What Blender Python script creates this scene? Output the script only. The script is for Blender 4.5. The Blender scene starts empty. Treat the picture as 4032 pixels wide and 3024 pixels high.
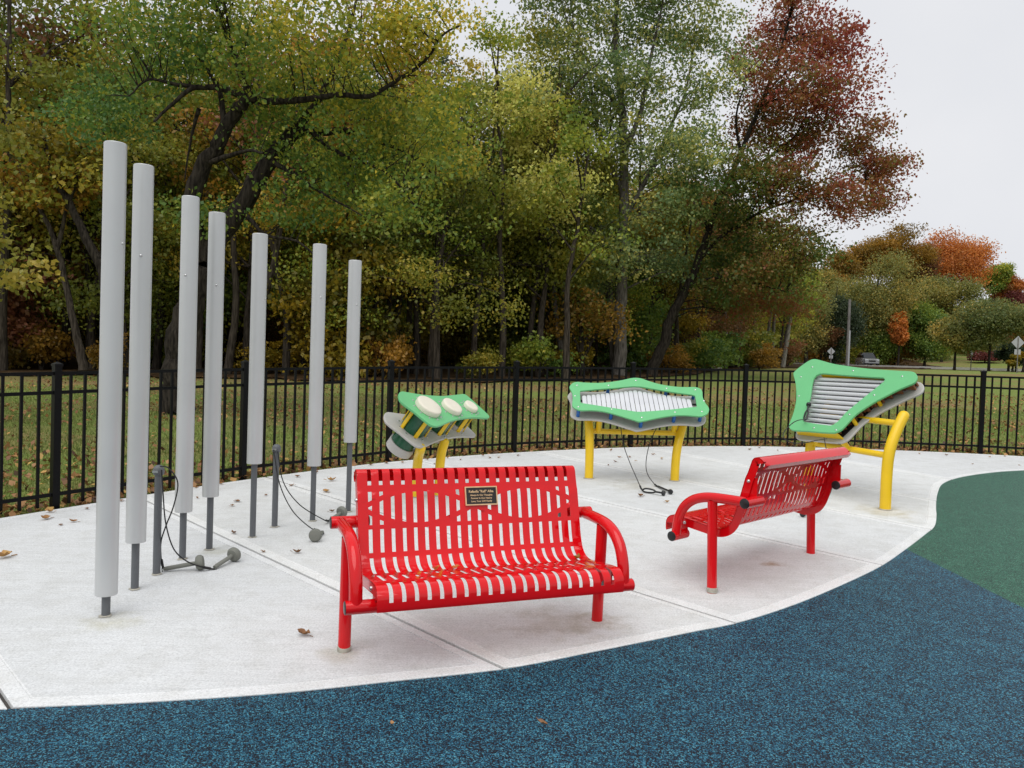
import bpy, bmesh, math, random
import numpy as np
from mathutils import Vector, Matrix
from mathutils.geometry import tessellate_polygon

R = math.radians
rnd = random.Random(7)
nrg = np.random.default_rng(11)
scn = bpy.context.scene
col = scn.collection

# ------------------------------------------------------------------ camera
FOC, PITCH, ROLL, EYE = 3032.9 / 4032.0, 0.02535, -0.033876, 1.5039
cr, sr, cp, sp = math.cos(ROLL), math.sin(ROLL), math.cos(PITCH), math.sin(PITCH)
V_R = Vector((cr, -sp * sr, -cp * sr))
V_U = Vector((sr, sp * cr, cp * cr))
V_F = Vector((0, cp, -sp))
cam_d = bpy.data.cameras.new('camera')
cam = bpy.data.objects.new('camera', cam_d)
col.objects.link(cam)
cam_d.sensor_width = 36.0
cam_d.lens = 36.0 * FOC
cam_d.clip_start = 0.05
cam_d.clip_end = 3000
m = Matrix.Identity(4)
for i in range(3):
    m[i][0], m[i][1], m[i][2] = V_R[i], V_U[i], -V_F[i]
m[2][3] = EYE
cam.matrix_world = m
scn.camera = cam

# ------------------------------------------------------------------ world, sun, exposure
SUN_EL, SUN_ROT = R(62), R(200)
world = bpy.data.worlds.new('World')
scn.world = world
world.use_nodes = True
wn, wl = world.node_tree.nodes, world.node_tree.links
for n in list(wn):
    wn.remove(n)
w_out = wn.new('ShaderNodeOutputWorld')
w_bg = wn.new('ShaderNodeBackground')
w_sky = wn.new('ShaderNodeTexSky')
w_sky.sky_type = 'NISHITA'
w_sky.sun_disc = False
w_sky.sun_elevation = SUN_EL
w_sky.sun_rotation = SUN_ROT
w_sky.dust_density = 3.0
w_hs = wn.new('ShaderNodeHueSaturation')
w_hs.inputs['Saturation'].default_value = 0.25
w_tc = wn.new('ShaderNodeTexCoord')
w_no = wn.new('ShaderNodeTexNoise')
w_no.inputs['Scale'].default_value = 2.2
w_no.inputs['Detail'].default_value = 5
w_no.inputs['Roughness'].default_value = 0.5
w_rp = wn.new('ShaderNodeValToRGB')
w_rp.color_ramp.elements[0].position = 0.3
w_rp.color_ramp.elements[0].color = (5.45, 5.62, 6.0, 1)
w_rp.color_ramp.elements[1].position = 0.7
w_rp.color_ramp.elements[1].color = (6.45, 6.5, 6.7, 1)
w_mx = wn.new('ShaderNodeMix')
w_mx.data_type = 'RGBA'
w_mx.inputs[0].default_value = 0.95
wl.new(w_tc.outputs['Generated'], w_no.inputs['Vector'])
wl.new(w_no.outputs['Fac'], w_rp.inputs['Fac'])
wl.new(w_sky.outputs['Color'], w_hs.inputs['Color'])
wl.new(w_hs.outputs['Color'], w_mx.inputs[6])
wl.new(w_rp.outputs['Color'], w_mx.inputs[7])
wl.new(w_mx.outputs[2], w_bg.inputs['Color'])
w_bg.inputs['Strength'].default_value = 0.1
wl.new(w_bg.outputs['Background'], w_out.inputs['Surface'])

sun_d = bpy.data.lights.new('sun', 'SUN')
sun_d.energy = 1.5
sun_d.angle = R(60)
sun_d.color = (1.0, 0.98, 0.95)
sun = bpy.data.objects.new('sun', sun_d)
col.objects.link(sun)
sd = Vector((math.sin(SUN_ROT) * math.cos(SUN_EL), math.cos(SUN_ROT) * math.cos(SUN_EL), math.sin(SUN_EL)))
sun.rotation_euler = sd.to_track_quat('Z', 'Y').to_euler()
sun.location = (0, 0, 30)

scn.view_settings.view_transform = 'Standard'
scn.view_settings.look = 'None'
scn.view_settings.exposure = 0.42
scn.view_settings.gamma = 1.0
scn.view_settings.use_curve_mapping = False
scn.cycles.max_bounces = 6
scn.cycles.diffuse_bounces = 3
scn.cycles.transmission_bounces = 3
scn.cycles.transparent_max_bounces = 4

# ------------------------------------------------------------------ the lie of the land
GX, GY = 0.009028, 0.033535


def sstep(a, b, t):
    t = max(0.0, min(1.0, (t - a) / (b - a)))
    return t * t * (3 - 2 * t)


def pad_z(x, y):
    return GX * x + GY * y


def land_z(x, y):
    z = GX * max(-70, min(70, x))
    z += GY * min(y, 52) + 0.0125 * max(0.0, min(y, 400) - 52)
    z += 0.07 * max(0.0, min(y, 190) - 96) * sstep(48, 74, x)
    return z


K = 1.8228


def ray(px, py):
    x = (px * K - 2016) / 3032.9
    y = -(py * K - 1512) / 3032.9
    return V_R * x + V_U * y + V_F


def at(px, py, Y):
    d = ray(px, py)
    return Vector((0, 0, EYE)) + d * (Y / d.y)


def gnd(px, py, lift=0.0):
    d = ray(px, py)
    t = (EYE - lift) / (GX * d.x + GY * d.y - d.z)
    return Vector((0, 0, EYE)) + d * t


def on(px, py, P, n):
    d = ray(px, py)
    t = (P - Vector((0, 0, EYE))).dot(n) / d.dot(n)
    return Vector((0, 0, EYE)) + d * t


# ------------------------------------------------------------------ materials
def mat(name, color=(0.5, 0.5, 0.5), rough=0.5, metal=0.0, coat=0.0, spec=0.5, var=0.06, vscale=6.0, bump=0.0, bscale=200.0):
    M = bpy.data.materials.new(name)
    M.use_nodes = True
    nt = M.node_tree
    b = nt.nodes['Principled BSDF']
    b.inputs['Roughness'].default_value = rough
    b.inputs['Metallic'].default_value = metal
    b.inputs['Coat Weight'].default_value = coat
    b.inputs['Coat Roughness'].default_value = 0.08
    b.inputs['Specular IOR Level'].default_value = spec
    tc = nt.nodes.new('ShaderNodeTexCoord')
    no = nt.nodes.new('ShaderNodeTexNoise')
    no.inputs['Scale'].default_value = vscale
    no.inputs['Detail'].default_value = 6
    nt.links.new(tc.outputs['Object'], no.inputs['Vector'])
    rp = nt.nodes.new('ShaderNodeValToRGB')
    rp.color_ramp.elements[0].position = 0.3
    rp.color_ramp.elements[1].position = 0.7
    rp.color_ramp.elements[0].color = tuple(c * (1 - var) for c in color) + (1,)
    rp.color_ramp.elements[1].color = tuple(min(1, c * (1 + var)) for c in color) + (1,)
    nt.links.new(no.outputs['Fac'], rp.inputs['Fac'])
    nt.links.new(rp.outputs['Color'], b.inputs['Base Color'])
    mr = nt.nodes.new('ShaderNodeMapRange')
    mr.inputs['To Min'].default_value = max(0.02, rough * 0.8)
    mr.inputs['To Max'].default_value = min(1, rough * 1.25)
    nt.links.new(no.outputs['Fac'], mr.inputs['Value'])
    nt.links.new(mr.outputs['Result'], b.inputs['Roughness'])
    if bump:
        n2 = nt.nodes.new('ShaderNodeTexNoise')
        n2.inputs['Scale'].default_value = bscale
        n2.inputs['Detail'].default_value = 4
        nt.links.new(tc.outputs['Object'], n2.inputs['Vector'])
        bp = nt.nodes.new('ShaderNodeBump')
        bp.inputs['Strength'].default_value = bump
        bp.inputs['Distance'].default_value = 0.004
        nt.links.new(n2.outputs['Fac'], bp.inputs['Height'])
        nt.links.new(bp.outputs['Normal'], b.inputs['Normal'])
    return M


def ramp(nt, stops, interp='LINEAR'):
    rp = nt.nodes.new('ShaderNodeValToRGB')
    rp.color_ramp.interpolation = interp
    e = rp.color_ramp.elements
    while len(e) < len(stops):
        e.new(0.5)
    for k, (p, c) in enumerate(stops):
        e[k].position = p
        e[k].color = tuple(c) + (1,)
    return rp


def leaf_mat(name, stops, trans=0.42, jitter=0.3):
    M = bpy.data.materials.new(name)
    M.use_nodes = True
    nt = M.node_tree
    for n in list(nt.nodes):
        nt.nodes.remove(n)
    out = nt.nodes.new('ShaderNodeOutputMaterial')
    a = nt.nodes.new('ShaderNodeAttribute')
    a.attribute_name = 'tint'
    oi = nt.nodes.new('ShaderNodeObjectInfo')
    mr = nt.nodes.new('ShaderNodeMapRange')
    mr.inputs['To Min'].default_value = -jitter
    mr.inputs['To Max'].default_value = jitter
    nt.links.new(oi.outputs['Random'], mr.inputs['Value'])
    ad = nt.nodes.new('ShaderNodeMath')
    ad.operation = 'ADD'
    ad.use_clamp = True
    nt.links.new(a.outputs['Fac'], ad.inputs[0])
    nt.links.new(mr.outputs['Result'], ad.inputs[1])
    rp = ramp(nt, stops)
    nt.links.new(ad.outputs[0], rp.inputs['Fac'])
    df = nt.nodes.new('ShaderNodeBsdfDiffuse')
    tl = nt.nodes.new('ShaderNodeBsdfTranslucent')
    gl = nt.nodes.new('ShaderNodeBsdfGlossy')
    gl.inputs['Roughness'].default_value = 0.45
    gl.inputs['Color'].default_value = (1, 1, 1, 1)
    mx = nt.nodes.new('ShaderNodeMixShader')
    mx.inputs[0].default_value = trans
    m2 = nt.nodes.new('ShaderNodeMixShader')
    m2.inputs[0].default_value = 0.02
    nt.links.new(rp.outputs['Color'], df.inputs['Color'])
    nt.links.new(rp.outputs['Color'], tl.inputs['Color'])
    nt.links.new(df.outputs[0], mx.inputs[1])
    nt.links.new(tl.outputs[0], mx.inputs[2])
    nt.links.new(mx.outputs[0], m2.inputs[1])
    nt.links.new(gl.outputs[0], m2.inputs[2])
    nt.links.new(m2.outputs[0], out.inputs['Surface'])
    return M


def bark_mat(name, c0, c1):
    M = bpy.data.materials.new(name)
    M.use_nodes = True
    nt = M.node_tree
    b = nt.nodes['Principled BSDF']
    b.inputs['Roughness'].default_value = 0.95
    b.inputs['Specular IOR Level'].default_value = 0.1
    tc = nt.nodes.new('ShaderNodeTexCoord')
    mp = nt.nodes.new('ShaderNodeMapping')
    mp.inputs['Scale'].default_value = (22, 22, 3)
    no = nt.nodes.new('ShaderNodeTexNoise')
    no.inputs['Scale'].default_value = 1.0
    no.inputs['Detail'].default_value = 6
    nt.links.new(tc.outputs['Object'], mp.inputs['Vector'])
    nt.links.new(mp.outputs[0], no.inputs['Vector'])
    rp = ramp(nt, [(0.35, c0), (0.65, c1)])
    nt.links.new(no.outputs['Fac'], rp.inputs['Fac'])
    nt.links.new(rp.outputs[0], b.inputs['Base Color'])
    bp = nt.nodes.new('ShaderNodeBump')
    bp.inputs['Strength'].default_value = 0.9
    bp.inputs['Distance'].default_value = 0.03
    nt.links.new(no.outputs['Fac'], bp.inputs['Height'])
    nt.links.new(bp.outputs[0], b.inputs['Normal'])
    return M


M = {}
M['red'] = mat('red_powder_coat', (0.64, 0.0025, 0.006), 0.14, coat=0.15, spec=0.38, var=0.04, bump=0.03, bscale=60)
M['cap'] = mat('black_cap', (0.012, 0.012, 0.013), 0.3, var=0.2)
M['yellow'] = mat('yellow_powder_coat', (0.82, 0.53, 0.010), 0.32, var=0.05, bump=0.03, bscale=80)
M['green'] = mat('green_panel', (0.13, 0.47, 0.19), 0.42, var=0.03, bump=0.05, bscale=400)
M['stone'] = mat('grey_panel', (0.47, 0.455, 0.43), 0.5, var=0.05, bump=0.05, bscale=400)
M['drum'] = mat('dark_green_drum', (0.003, 0.085, 0.036), 0.25, coat=0.3)
M['cream'] = mat('cream_drum_cap', (0.72, 0.68, 0.56), 0.4, var=0.04)
M['blue'] = mat('blue_spacer', (0.01, 0.12, 0.42), 0.35)
M['silver'] = mat('silver_tube', (0.53, 0.54, 0.54), 0.34, metal=0.25, var=0.03, vscale=3)
M['alu'] = mat('aluminium_bar', (0.72, 0.73, 0.75), 0.32, metal=0.55, var=0.03)
M['pole'] = mat('grey_pole', (0.105, 0.112, 0.12), 0.42, var=0.08, bump=0.04, bscale=90)
M['rubber'] = mat('grey_mallet_rubber', (0.17, 0.175, 0.15), 0.65, var=0.12)
M['black'] = mat('black_powder_coat', (0.0025, 0.0026, 0.003), 0.34, var=0.2, spec=0.16)
M['wire'] = mat('black_cable', (0.008, 0.008, 0.008), 0.5)
M['steel'] = mat('stainless_bolt', (0.55, 0.55, 0.55), 0.25, metal=0.9)
M['plaque'] = mat('plaque_bronze', (0.018, 0.016, 0.015), 0.45, metal=0.2, var=0.4, vscale=60, bump=0.3, bscale=500)
M['brass'] = mat('plaque_brass', (0.72, 0.50, 0.28), 0.35, metal=0.6, var=0.12, vscale=50)
M['wood'] = mat('brown_wood_block', (0.22, 0.085, 0.03), 0.6, var=0.25, vscale=30)
M['sign'] = mat('sign_back', (0.42, 0.43, 0.44), 0.5, metal=0.3)
M['wire_pole'] = mat('weathered_pole', (0.16, 0.15, 0.14), 0.9, var=0.25, vscale=3)
M['carbody'] = mat('silver_car_paint', (0.35, 0.36, 0.37), 0.25, metal=0.6, coat=0.6)
M['glass'] = mat('dark_glass', (0.015, 0.018, 0.02), 0.08)
M['tyre'] = mat('tyre_rubber', (0.012, 0.012, 0.012), 0.8)
M['lamp'] = mat('headlamp_glass', (0.7, 0.72, 0.75), 0.15)
M['asphalt'] = mat('asphalt', (0.085, 0.085, 0.088), 0.9, var=0.15, vscale=3)
M['line'] = mat('road_paint', (0.62, 0.45, 0.06), 0.7, var=0.15)
M['kerb'] = mat('kerb_concrete', (0.42, 0.41, 0.38), 0.85, var=0.12, vscale=2)
M['rock'] = mat('pale_rock', (0.36, 0.34, 0.31), 0.9, var=0.3, vscale=4, bump=0.5, bscale=12)
M['grout'] = mat('grout_ring', (0.40, 0.38, 0.32), 0.9, var=0.2, vscale=40, bump=0.5, bscale=120)
M['bark_dark'] = bark_mat('dark_bark', (0.012, 0.010, 0.008), (0.05, 0.042, 0.033))
M['bark_grey'] = bark_mat('grey_bark', (0.06, 0.054, 0.046), (0.17, 0.155, 0.135))
M['bark_wood'] = bark_mat('woodland_bark', (0.022, 0.018, 0.014), (0.085, 0.07, 0.055))
M['bark_pale'] = bark_mat('pale_bark', (0.13, 0.12, 0.10), (0.30, 0.28, 0.24))

M['lf_oak'] = leaf_mat('dark_olive_leaves', [(0, (0.0726, 0.1613, 0.0399)), (0.35, (0.1763, 0.2688, 0.0439)), (0.65, (0.3939, 0.3871, 0.0439)), (1, (0.8, 0.5806, 0.0599))], jitter=0)
M['lf_grey'] = leaf_mat('grey_green_leaves', [(0, (0.1372, 0.2215, 0.0853)), (0.4, (0.3058, 0.3796, 0.1321)), (0.65, (0.7171, 0.6329, 0.1728)), (1, (0.8, 0.8, 0.2031))], jitter=0)
M['lf_red'] = leaf_mat('red_maple_leaves', [(0, (0.0792, 0.1539, 0.033)), (0.35, (0.198, 0.1944, 0.0396)), (0.62, (0.3168, 0.1377, 0.0462)), (1, (0.3564, 0.0729, 0.0528))], jitter=0)
M['lf_yel'] = leaf_mat('yellow_olive_leaves', [(0, (0.102, 0.1063, 0.0154)), (0.45, (0.24, 0.1938, 0.0198)), (1, (0.552, 0.35, 0.0275))], jitter=0.25)
M['lf_grn'] = leaf_mat('wood_green_leaves', [(0, (0.0874, 0.1696, 0.0365)), (0.6, (0.2402, 0.3167, 0.0446)), (1, (0.546, 0.4976, 0.0608))], jitter=0.3)
M['lf_olv'] = leaf_mat('wood_olive_leaves', [(0, (0.1066, 0.1518, 0.0286)), (0.6, (0.2492, 0.2591, 0.0349)), (1, (0.4986, 0.3703, 0.0476))], jitter=0.25)
M['lf_rust'] = leaf_mat('rust_leaves', [(0, (0.12, 0.085, 0.025)), (0.5, (0.25, 0.115, 0.045)), (1, (0.36, 0.13, 0.07))], jitter=0.25)
M['lf_org'] = leaf_mat('orange_leaves', [(0, (0.36, 0.16, 0.04)), (0.5, (0.60, 0.21, 0.05)), (1, (0.74, 0.29, 0.05))], jitter=0.1)
M['lf_gold'] = leaf_mat('gold_leaves', [(0, (0.15, 0.11, 0.02)), (0.5, (0.34, 0.19, 0.025)), (1, (0.52, 0.26, 0.035))], jitter=0.2)
M['lf_far'] = leaf_mat('far_green_leaves', [(0, (0.1262, 0.1708, 0.0572)), (0.6, (0.297, 0.2822, 0.0715)), (1, (0.6237, 0.4158, 0.0858))], jitter=0.25)
M['lf_dark'] = leaf_mat('evergreen_leaves', [(0, (0.030, 0.055, 0.028)), (1, (0.09, 0.115, 0.05))], jitter=0.1)
M['lf_crim'] = leaf_mat('crimson_leaves', [(0, (0.10, 0.03, 0.025)), (1, (0.22, 0.06, 0.05))], jitter=0.1)
M['lf_pale'] = leaf_mat('pale_yellow_green_leaves', [(0, (0.14, 0.17, 0.035)), (0.5, (0.30, 0.29, 0.05)), (1, (0.50, 0.36, 0.06))], jitter=0)
M['lf_dead'] = leaf_mat('fallen_leaves', [(0, (0.09, 0.05, 0.028)), (0.45, (0.26, 0.13, 0.058)), (0.75, (0.42, 0.225, 0.09)), (1, (0.55, 0.36, 0.11))], trans=0.15, jitter=0.28)
M['grass'] = leaf_mat('grass_blades', [(0, (0.10, 0.135, 0.030)), (0.6, (0.19, 0.24, 0.06)), (1, (0.31, 0.29, 0.11))], trans=0.3, jitter=0)


def concrete_mat(name, base, streak, stains):
    Mt = bpy.data.materials.new(name)
    Mt.use_nodes = True
    nt = Mt.node_tree
    L = nt.links.new
    b = nt.nodes['Principled BSDF']
    b.inputs['Roughness'].default_value = 0.9
    b.inputs['Specular IOR Level'].default_value = 0.15
    tc = nt.nodes.new('ShaderNodeTexCoord')

    def noise(scale, det=5, rough=0.55, mp=None, rot=0.0):
        n = nt.nodes.new('ShaderNodeTexNoise')
        n.inputs['Scale'].default_value = scale
        n.inputs['Detail'].default_value = det
        n.inputs['Roughness'].default_value = rough
        if mp:
            q = nt.nodes.new('ShaderNodeMapping')
            q.inputs['Scale'].default_value = mp
            q.inputs['Rotation'].default_value = (0, 0, rot)
            L(tc.outputs['Object'], q.inputs['Vector'])
            L(q.outputs[0], n.inputs['Vector'])
        else:
            L(tc.outputs['Object'], n.inputs['Vector'])
        return n

    def mul(c, fac_socket, stops):
        rp = ramp(nt, stops)
        L(fac_socket, rp.inputs['Fac'])
        mx = nt.nodes.new('ShaderNodeMix')
        mx.data_type = 'RGBA'
        mx.blend_type = 'MULTIPLY'
        mx.inputs[0].default_value = 1.0
        L(c, mx.inputs[6])
        L(rp.outputs[0], mx.inputs[7])
        return mx.outputs[2]

    big = noise(0.7, 4)
    rp = ramp(nt, [(0.3, tuple(v * 0.93 for v in base)), (0.7, tuple(v * 1.05 for v in base))])
    L(big.outputs['Fac'], rp.inputs['Fac'])
    c = rp.outputs[0]
    oi = nt.nodes.new('ShaderNodeObjectInfo')
    c = mul(c, oi.outputs['Random'], [(0, (0.95, 0.955, 0.97)), (1, (1.02, 1.015, 1.0))])
    fine = noise(110, 4, 0.75)
    c = mul(c, fine.outputs['Fac'], [(0.32, (0.74, 0.74, 0.74)), (0.60, (1.05, 1.05, 1.05))])
    br = noise(1.0, 4, 0.6, (3.0, 75.0, 3.0), R(-12))
    if streak:
        c = mul(c, br.outputs['Fac'], [(0.35, (0.945, 0.945, 0.945)), (0.6, (1.02, 1.02, 1.02))])
    mid = noise(7, 6, 0.65)
    c = mul(c, mid.outputs['Fac'], [(0.36, (0.93, 0.925, 0.91)), (0.56, (1.01, 1.01, 1.01))])
    # dark specks of grit
    vo = nt.nodes.new('ShaderNodeTexVoronoi')
    vo.inputs['Scale'].default_value = 26
    L(tc.outputs['Object'], vo.inputs['Vector'])
    sp_ = ramp(nt, [(0.02, (0.25, 0.23, 0.21)), (0.07, (1, 1, 1))])
    L(vo.outputs['Distance'], sp_.inputs['Fac'])
    sx = nt.nodes.new('ShaderNodeSeparateColor')
    L(vo.outputs['Color'], sx.inputs[0])
    gt = nt.nodes.new('ShaderNodeMath')
    gt.operation = 'GREATER_THAN'
    gt.inputs[1].default_value = 0.55
    L(sx.outputs[0], gt.inputs[0])
    mx = nt.nodes.new('ShaderNodeMix')
    mx.data_type = 'RGBA'
    mx.blend_type = 'MULTIPLY'
    L(gt.outputs[0], mx.inputs[0])
    L(c, mx.inputs[6])
    L(sp_.outputs[0], mx.inputs[7])
    c = mx.outputs[2]
    # stains with a shape of their own: spilt grout, rust, trodden dirt
    for (x, y, rad, colr, amt) in stains:
        dn = nt.nodes.new('ShaderNodeVectorMath')
        dn.operation = 'DISTANCE'
        dn.inputs[1].default_value = (x, y, pad_z(x, y))
        L(tc.outputs['Object'], dn.inputs[0])
        ma = nt.nodes.new('ShaderNodeMath')
        ma.operation = 'MULTIPLY_ADD'
        ma.inputs[1].default_value = rad * 2.4
        L(mid.outputs['Fac'], ma.inputs[0])
        L(dn.outputs['Value'], ma.inputs[2])
        mr = nt.nodes.new('ShaderNodeMapRange')
        mr.inputs['From Min'].default_value = rad * 1.35
        mr.inputs['From Max'].default_value = rad * 2.2
        mr.inputs['To Min'].default_value = amt
        mr.inputs['To Max'].default_value = 0.0
        L(ma.outputs[0], mr.inputs['Value'])
        mx = nt.nodes.new('ShaderNodeMix')
        mx.data_type = 'RGBA'
        mx.blend_type = 'MULTIPLY'
        mx.inputs[7].default_value = tuple(colr) + (1,)
        L(mr.outputs[0], mx.inputs[0])
        L(c, mx.inputs[6])
        c = mx.outputs[2]
    L(c, b.inputs['Base Color'])
    bp = nt.nodes.new('ShaderNodeBump')
    bp.inputs['Strength'].default_value = 0.35
    bp.inputs['Distance'].default_value = 0.003
    L((br if streak else fine).outputs['Fac'], bp.inputs['Height'])
    bp2 = nt.nodes.new('ShaderNodeBump')
    bp2.inputs['Strength'].default_value = 0.25
    bp2.inputs['Distance'].default_value = 0.002
    L(fine.outputs['Fac'], bp2.inputs['Height'])
    L(bp.outputs[0], bp2.inputs['Normal'])
    L(bp2.outputs[0], b.inputs['Normal'])
    return Mt


def rubber_mat(name, stops, patch):
    Mt = bpy.data.materials.new(name)
    Mt.use_nodes = True
    nt = Mt.node_tree
    L = nt.links.new
    b = nt.nodes['Principled BSDF']
    b.inputs['Roughness'].default_value = 0.5
    b.inputs['Specular IOR Level'].default_value = 0.3
    tc = nt.nodes.new('ShaderNodeTexCoord')
    wp = nt.nodes.new('ShaderNodeTexNoise')
    wp.inputs['Scale'].default_value = 90
    wp.inputs['Detail'].default_value = 1
    L(tc.outputs['Object'], wp.inputs['Vector'])
    vm = nt.nodes.new('ShaderNodeVectorMath')
    vm.operation = 'MULTIPLY_ADD'
    vm.inputs[1].default_value = (0.008, 0.008, 0.0)
    L(wp.outputs['Color'], vm.inputs[0])
    L(tc.outputs['Object'], vm.inputs[2])
    fl = nt.nodes.new('ShaderNodeVectorMath')
    fl.operation = 'MULTIPLY'
    fl.inputs[1].default_value = (1, 1, 0)
    L(vm.outputs[0], fl.inputs[0])
    vo = nt.nodes.new('ShaderNodeTexVoronoi')
    vo.inputs['Scale'].default_value = 215
    L(fl.outputs[0], vo.inputs['Vector'])
    sx = nt.nodes.new('ShaderNodeSeparateColor')
    L(vo.outputs['Color'], sx.inputs[0])
    pn = nt.nodes.new('ShaderNodeTexNoise')
    pn.inputs['Scale'].default_value = 9
    pn.inputs['Detail'].default_value = 5
    L(tc.outputs['Object'], pn.inputs['Vector'])
    ma = nt.nodes.new('ShaderNodeMath')
    ma.operation = 'MULTIPLY_ADD'
    ma.inputs[1].default_value = patch
    ma.inputs[2].default_value = -patch / 2
    L(pn.outputs['Fac'], ma.inputs[0])
    ad = nt.nodes.new('ShaderNodeMath')
    ad.operation = 'ADD'
    ad.use_clamp = True
    L(sx.outputs[0], ad.inputs[0])
    L(ma.outputs[0], ad.inputs[1])
    rp = ramp(nt, stops)
    L(ad.outputs[0], rp.inputs['Fac'])
    L(rp.outputs[0], b.inputs['Base Color'])
    bp = nt.nodes.new('ShaderNodeBump')
    bp.invert = True
    bp.inputs['Strength'].default_value = 0.8
    bp.inputs['Distance'].default_value = 0.003
    L(vo.outputs['Distance'], bp.inputs['Height'])
    L(bp.outputs[0], b.inputs['Normal'])
    return Mt


M['rub_blue'] = rubber_mat('blue_rubber_granules', [(0, (0.0015, 0.003, 0.007)), (0.44, (0.003, 0.010, 0.022)), (0.54, (0.004, 0.040, 0.070)), (0.80, (0.012, 0.115, 0.20)), (1, (0.08, 0.28, 0.36))], 0.28)
M['rub_green'] = rubber_mat('green_rubber_granules', [(0, (0.004, 0.013, 0.010)), (0.3, (0.007, 0.036, 0.024)), (0.58, (0.017, 0.100, 0.060)), (0.88, (0.038, 0.19, 0.115)), (1, (0.10, 0.26, 0.17))], 0.28)


def lawn_mat():
    Mt = bpy.data.materials.new('mown_lawn')
    Mt.use_nodes = True
    nt = Mt.node_tree
    L = nt.links.new
    b = nt.nodes['Principled BSDF']
    b.inputs['Roughness'].default_value = 1.0
    b.inputs['Specular IOR Level'].default_value = 0.05
    tc = nt.nodes.new('ShaderNodeTexCoord')

    def noise(s, d=6, r=0.6, sc=(1, 1, 1)):
        mp = nt.nodes.new('ShaderNodeMapping')
        mp.inputs['Scale'].default_value = sc
        n = nt.nodes.new('ShaderNodeTexNoise')
        n.inputs['Scale'].default_value = s
        n.inputs['Detail'].default_value = d
        n.inputs['Roughness'].default_value = r
        L(tc.outputs['Object'], mp.inputs['Vector'])
        L(mp.outputs[0], n.inputs['Vector'])
        return n
    fine = noise(9, 8, 0.75)
    rp = ramp(nt, [(0.3, (0.095, 0.130, 0.030)), (0.5, (0.17, 0.22, 0.055)), (0.72, (0.25, 0.27, 0.10))])
    L(fine.outputs['Fac'], rp.inputs['Fac'])
    lit = noise(5, 8, 0.8)
    r2 = ramp(nt, [(0.3, (0.13, 0.085, 0.045)), (0.7, (0.34, 0.21, 0.11))])
    L(lit.outputs['Fac'], r2.inputs['Fac'])
    pat = noise(0.16, 6, 0.68, (0.6, 1.6, 1))
    r3 = ramp(nt, [(0.45, (0, 0, 0)), (0.60, (0.8, 0.8, 0.8))])
    L(pat.outputs['Fac'], r3.inputs['Fac'])
    mx = nt.nodes.new('ShaderNodeMix')
    mx.data_type = 'RGBA'
    L(r3.outputs[0], mx.inputs[0])
    L(rp.outputs[0], mx.inputs[6])
    L(r2.outputs[0], mx.inputs[7])
    L(mx.outputs[2], b.inputs['Base Color'])
    bp = nt.nodes.new('ShaderNodeBump')
    bp.inputs['Strength'].default_value = 0.8
    bp.inputs['Distance'].default_value = 0.04
    L(fine.outputs['Fac'], bp.inputs['Height'])
    L(bp.outputs[0], b.inputs['Normal'])
    return Mt


M['lawn'] = lawn_mat()
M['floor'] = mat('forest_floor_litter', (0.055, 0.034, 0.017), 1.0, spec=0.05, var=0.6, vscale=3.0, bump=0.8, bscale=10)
M['bed'] = mat('dark_joint_filler', (0.06, 0.055, 0.05), 0.95, var=0.3, vscale=20)


# ------------------------------------------------------------------ mesh helpers
def frame_for(d):
    d = d.normalized()
    a = Vector((0, 0, 1)) if abs(d.z) < 0.9 else Vector((1, 0, 0))
    u = d.cross(a).normalized()
    return u, d.cross(u).normalized()


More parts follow.
